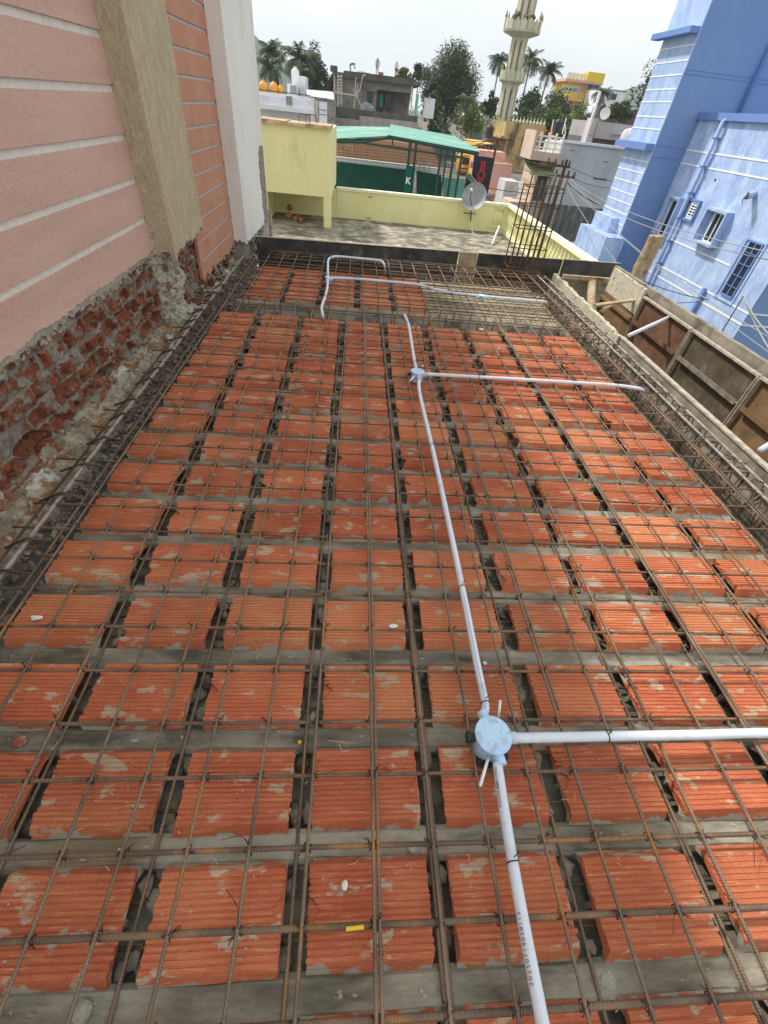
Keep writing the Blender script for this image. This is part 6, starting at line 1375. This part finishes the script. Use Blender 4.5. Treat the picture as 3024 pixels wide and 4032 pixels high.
# ---- tiled house, yellow house, concrete house
M['tile'] = material('pinkish_stone_tile', (.50,.44,.43), (.58,.52,.51), scale=.8, rough=.7, bump=.05)
M['greyrib'] = material('grey_cladding', (.13,.125,.13), (.18,.17,.18), scale=.6, rough=.7, bump=.1)
YT2 = 48
o = thing('tiled_house', gy(2400, 560, YT2), 'modern house with pale stone tiled pier and grey ribbed cladding', 'house')
a, c = gy(2306, 560, YT2), gy(2358, 468, YT2)
b = MB(); b.box((a[0], YT2, -4), (c[0], YT2+1.2, c[2])); b.build('tiled_pier', M['tile'], parent=o)
b = MB(); b.box((a[0]-.16, YT2-.1, -4), (a[0]-.002, YT2+.15, c[2]+1.6)); b.build('tall_fin', M['whitewash'], parent=o)
for k in range(3): z = c[2]-1.1-1.1*k; b = MB(); b.box((a[0], YT2-.012, z), (c[0], YT2-.001, z+.035)); b.build('tile_joint', M['greyrib'], parent=o)
e = gy(2500, 485, YT2); b = MB(); b.box((c[0]+.001, YT2+.6, -4), (e[0]+6, YT2+6, c[2]-1.2)); b.build('clad_wall', M['greyrib'], parent=o)
b = MB(); b.box((c[0]+.001, YT2-.2, c[2]-1.199), (e[0]+6, YT2+6, c[2]-.15)); b.build('upper_fascia', material('mauve_fascia', (.34,.31,.32), (.42,.39,.40), scale=.7, rough=.8, bump=.1), parent=o)
for k in range(7): z = c[2]-1.7-.5*k; b = MB(); b.box((c[0]+.3, YT2+.55, z), (c[0]+2.6, YT2+.599, z+.05)); b.build('cladding_line', M['tile'], parent=o)
b = MB(); b.box((c[0]+2.7, YT2+.55, -2), (c[0]+3.6, YT2+.598, c[2]-2.2)); b.build('door_opening', M['black'], parent=o)
sheet('awning_sheet', (gy(2410, 528, YT2-.5), gy(2480, 532, YT2-.5), gy(2480, 520, YT2+.5), gy(2415, 517, YT2+.5)), 8, .05, plain('pale_blue_awning', (.35,.52,.62), .6), o)
b = MB(); p = gy(2470, 555, YT2-2); b.ico((p[0], YT2-2, p[2]), .75, .12, 2, (1, .6, 1)); b.build('covered_heap', M['whitewash'], label='pale rounded cover on the roof in front of the tiled house', cat='heap')
p = Vector(gy(2381, 449, YT2-1)); b = MB(); b.lathe([(.05, 0), (.30, .06), (.40, .14), (.40, .15), (.05, .02)], tuple(p), 18, axis=(-.3, -1, .3)); b.build('satellite_dish', M['whitepaint'], label='small white satellite dish beside the tank on the tiled house', cat='satellite dish')
M['vivid'] = material('vivid_yellow_paint', (.74,.52,.03), (.80,.58,.05), scale=.5, rough=.8, bump=.05)
YY = 150; o = thing('yellow_house', gy(2300, 430, YY), 'vivid yellow two storey house with roof railing on the skyline', 'house')
xa, xb_ = gy(2226, 330, YY)[0], gy(2355, 345, YY)[0]; zr = gy(2300, 330, YY)[2]; zf_ = gy(2300, 395, YY)[2]
b = MB(); b.box((xa+.8, YY, -3), (xb_, YY+10, zr)); b.build('wall', M['vivid'], parent=o)
b = MB(); b.box((xa-.6, YY-1.5, zr+.01), (xb_+.3, YY+10, zr+.5)); b.box((xa-.6, YY-1.5, zf_-.4), (xb_+.2, YY-.01, zf_)); b.build('floor_slab', M['pinkwall'], parent=o)
b = MB(); b.box((xb_-4.0, YY-1.45, zr+.51), (xb_+.3, YY+1, zr+2.1)); b.build('corner_parapet', M['vivid'], parent=o)
for k in range(11): x = xa-.5+(xb_-xa-3.6)*k/10; b = MB(); b.box((x, YY-1.4, zr+.51), (x+.35, YY-1.2, zr+1.6)); b.build('roof_baluster', M['vivid' if k % 2 else 'whitewash'], parent=o)
for k in range(12): x = xa-.4+(xb_-xa+.2)*k/12; b = MB(); b.box((x, YY-1.4, zf_+.01), (x+.35, YY-1.25, zf_+1.2)); b.build('balcony_baluster', M['vivid'], parent=o)
for k, x in enumerate((.42, .66, .86)): b = MB(); xx = xa+.8+(xb_-xa)*x-.5; b.box((xx, YY-.06, zf_+.2), (xx+1.3, YY-.002, zf_+3.6)); b.build('door_opening', M['glass'] if k else M['pinkwall'], parent=o)
b = MB(); b.box((xb_-4.5, YY-1.56, zf_-3.5), (xb_-3.2, YY-.003+.0, zf_-1)); b.build('lower_window', M['glass'], parent=o)
p = gy(2247, 353, YY-.1); b = MB(); b.box((p[0]-2.2, YY-.12, p[2]-.7), (p[0]+2.2, YY-.003, p[2]+.7)); b.build('name_board', M['mint'], parent=o)
text_obj('KM MUSIC', .85, (p[0], YY-.14, p[2]), (1, 0, 0), (0, 0, 1), M['greenpaint'], 'board_lettering', o, bold=.02)
o, *_ = box_building('concrete_house', 140, 2368, 2468, 350, -3, M['whitewash'], 'pale unplastered house with an overhanging flat roof on the skyline', 'house', depth=9, roof=M['greydark'])
rect_part(o, 'window_opening', 140, 2408, 368, 2424, 392, M['glass'], -.1, -.01); 
o, *_ = box_building('low_wall_house', 76, 2395, 2520, 420, -3, M['greydark'], 'low dark walled house below the concrete one', 'house', depth=5)
# ---- auto rickshaw on the street
pa = gy(1833, 690, 50); ar = thing('auto_rickshaw', (pa[0], 50, pa[2]), 'yellow auto rickshaw on the street next to the green shed', 'auto rickshaw')
zt4 = gy(1833, 608, 50)[2]; h = zt4-pa[2]; x = pa[0]
b = MB(); b.prism([(x-.62, 50, pa[2]+.25), (x-.66, 50, pa[2]+h*.5), (x-.60, 50, pa[2]+h*.86), (x-.45, 50, zt4), (x+.45, 50, zt4), (x+.60, 50, pa[2]+h*.86), (x+.66, 50, pa[2]+h*.5), (x+.62, 50, pa[2]+.25)], (0, 2.4, 0)); b.build('body', M['tankyellow'], parent=ar)
b = MB(); b.box((x-.5, 49.96, pa[2]+h*.52), (x+.5, 49.998, pa[2]+h*.84)); b.build('windscreen', M['glass'], parent=ar)
b = MB(); b.box((x-.6, 49.94, pa[2]+h*.30), (x+.6, 49.997, pa[2]+h*.34)); b.build('bumper_bar', M['black'], parent=ar)
for dx, dy in ((-.5, .3), (.5, .3), (0, 2.1)): b = MB(); b.lathe([(.18, -.06), (.24, -.05), (.24, .05), (.18, .06)], (x+dx, 50+dy, pa[2]+.24), 14, axis=(1, 0, 0)); b.build('wheel', M['black'], parent=ar)
for dx in (-.42, .42): b = MB(); b.lathe([(.09, 0), (.09, .03)], (x+dx, 49.99, pa[2]+h*.42), 10, axis=(0, -1, 0)); b.build('headlight', M['white'], parent=ar)
o, *_ = box_building('street_house', 66, 1700, 1800, 560, -6, M['greyblock'], 'dim grey street side building beyond the shed roof', 'building', depth=6)
o, *_ = box_building('grey_lane_house', 74, 1860, 1910, 470, -4, M['greyblock'], 'narrow grey building behind the tangle of wires', 'building', depth=4)
b = MB(); b.box(gy(1850, 662, 44), tuple(Vector(gy(1868, 636, 44.2)))); b.build('pink_notice', plain('pink_notice', (.55,.16,.25), .7), label='small pink notice board next to the auto rickshaw', cat='notice board')
# ---- utility poles and wires
def wire(pts, r, lab, grp='overhead wires', mat='wire'):
    b = MB(); b.tube(pts, r, 5); b.build('overhead_wire', M[mat], label=lab, cat='wire', group=grp)
def sag(a, c, s, n=14): return [tuple(Vector(a).lerp(Vector(c), i/n) - Vector((0, 0, s*4*(i/n)*(1-i/n)))) for i in range(n+1)]
YP = 22; pt = gy(2233, 628, YP)
po = thing('utility_pole', (pt[0], YP, -6.2), 'dark steel utility pole with two crossarms beside the column cage', 'utility pole')
b = MB(); b.bar((pt[0], YP, -6.2), (pt[0], YP, pt[2]), .06, 8); b.build('pole_shaft', M['bardark'], parent=po)
for (a, c) in (((2152, 646), (2243, 658)), ((2184, 690), (2262, 700))):
    A, C = gy(*a, YP-.08), gy(*c, YP-.08); b = MB(); b.beam(A, C, .07, .08); b.build('crossarm', M['bardark'], parent=po)
    for t in (.05, .35, .65, .95):
        q = Vector(A).lerp(Vector(C), t); b = MB(); b.lathe([(.03, .04), (.05, .08), (.03, .14), (.045, .17), (.02, .2)], tuple(q), 8); b.build('insulator', M['bardark'], parent=po)
p = gy(2160, 720, YP); b = MB(); 
po2 = thing('utility_pole', (gy(1955, 560, 34)[0], 34, -4), 'thin utility pole with crossarms behind the shop sign', 'utility pole')
q = gy(1960, 545, 34); b = MB(); b.bar((q[0], 34, -4), (q[0], 34, q[2]), .07, 8); b.build('pole_shaft', M['bardark'], parent=po2)
for (a, c) in (((1912, 556), (1968, 548)), ((1905, 572), (1962, 570))): b = MB(); b.beam(gy(*a, 33.9), gy(*c, 33.9), .08, .08); b.build('crossarm', M['bardark'], parent=po2)
M['cablegrey'] = plain('grey_cable', (.30,.30,.30), .6)
k = 0
for (a, c, Y1, Y2, s, r, lab) in [((2236, 700), (3080, 1005), 22, 8, .25, .009, 'upper of two pale wires crossing the blue house windows'), ((2236, 715), (3080, 1035), 22, 8, .3, .009, 'lower of two pale wires crossing the blue house windows'),
        ((2240, 690), (3100, 1370), 22, 6.5, .35, .008, 'wire slanting low across the blue house base'), ((2225, 700), (3100, 1440), 22, 6, .2, .007, 'lowest wire slanting across the blue house base'),
        ((2225, 720), (2460, 1075), 22, 12, .1, .008, 'pale wire dropping from the pole to the formwork corner'), ((2240, 660), (2130, 1000), 22, 19, .05, .008, 'service wire dropping steeply beside the column cage'),
        ((2152, 645), (1958, 552), 22, 34, .25, .012, 'highest wire between the two utility poles'), ((2190, 655), (1965, 550), 22, 34, .3, .012, 'second wire between the two utility poles'), ((2184, 690), (1905, 573), 22, 34, .3, .012, 'third wire between the two utility poles'), ((2240, 695), (1962, 572), 22, 34, .4, .012, 'lowest wire between the two utility poles'),
        ((2228, 760), (1900, 735), 22, 23, .1, .014, 'dark cable running from the pole to the shop sign'), ((2236, 720), (2470, 830), 22, 20, .2, .022, 'thick dark cable sagging along the grey-white wall'),
        ((2243, 658), (2460, 720), 22, 24, .1, .008, 'thin wire high along the grey-white wall'), ((2255, 700), (2458, 735), 22, 24, .15, .008, 'second thin wire along the grey-white wall'),
        ((1912, 556), (1700, 470), 34, 60, .5, .02, 'wire running from the thin pole towards the feathery tree'), ((1905, 573), (1690, 440), 34, 64, .8, .02, 'wire above the street towards the yard wall'), ((1912, 556), (1780, 500), 34, 50, .6, .02, 'tangled wire loop over the street')]:
    wire(sag(gy(*a, Y1), gy(*c, Y2), s), r, lab, mat='wire' if k > 5 else 'cablegrey'); k += 1

for k, (a, c) in enumerate([((2500, 1090), (2790, 1180)), ((2500, 1180), (2770, 1185))]):
    wire(sag(gx(*a, 4.2), gx(*c, 6.0), .04), .006, ['dark wire before the blue wall above the formwork', 'lower dark wire before the blue wall above the formwork'][k])
for k, (a, c) in enumerate([((2926, 1168), (2835, 1320)), ((2930, 1170), (3040, 1330)), ((2938, 1190), (3060, 1420))]):
    wire(sag(gx(*a, 6.0), gx(*c, 5.2), .03), .010, ['straight dark cable dropping before the blue wall', 'grey cable bundle hanging near the photo edge', 'second grey cable near the photo edge'][k], mat='wire' if k == 0 else 'cablegrey')
# ---- the air
hz = bpy.data.materials.new('haze_air'); hz.use_nodes = True; nt = hz.node_tree; nt.nodes.clear()
pv = N(nt, 'ShaderNodeVolumePrincipled'); ov = N(nt, 'ShaderNodeOutputMaterial'); pv.inputs['Color'].default_value = (.80,.88,.95,1); pv.inputs['Density'].default_value = .00035; pv.inputs['Anisotropy'].default_value = .2
nt.links.new(pv.outputs[0], ov.inputs['Volume'])
b = MB(); b.box((-900, -70, -8), (1300, 2000, 140)); o = b.build('haze', hz, kind='stuff', label='pale hazy air over the town', cat='haze')
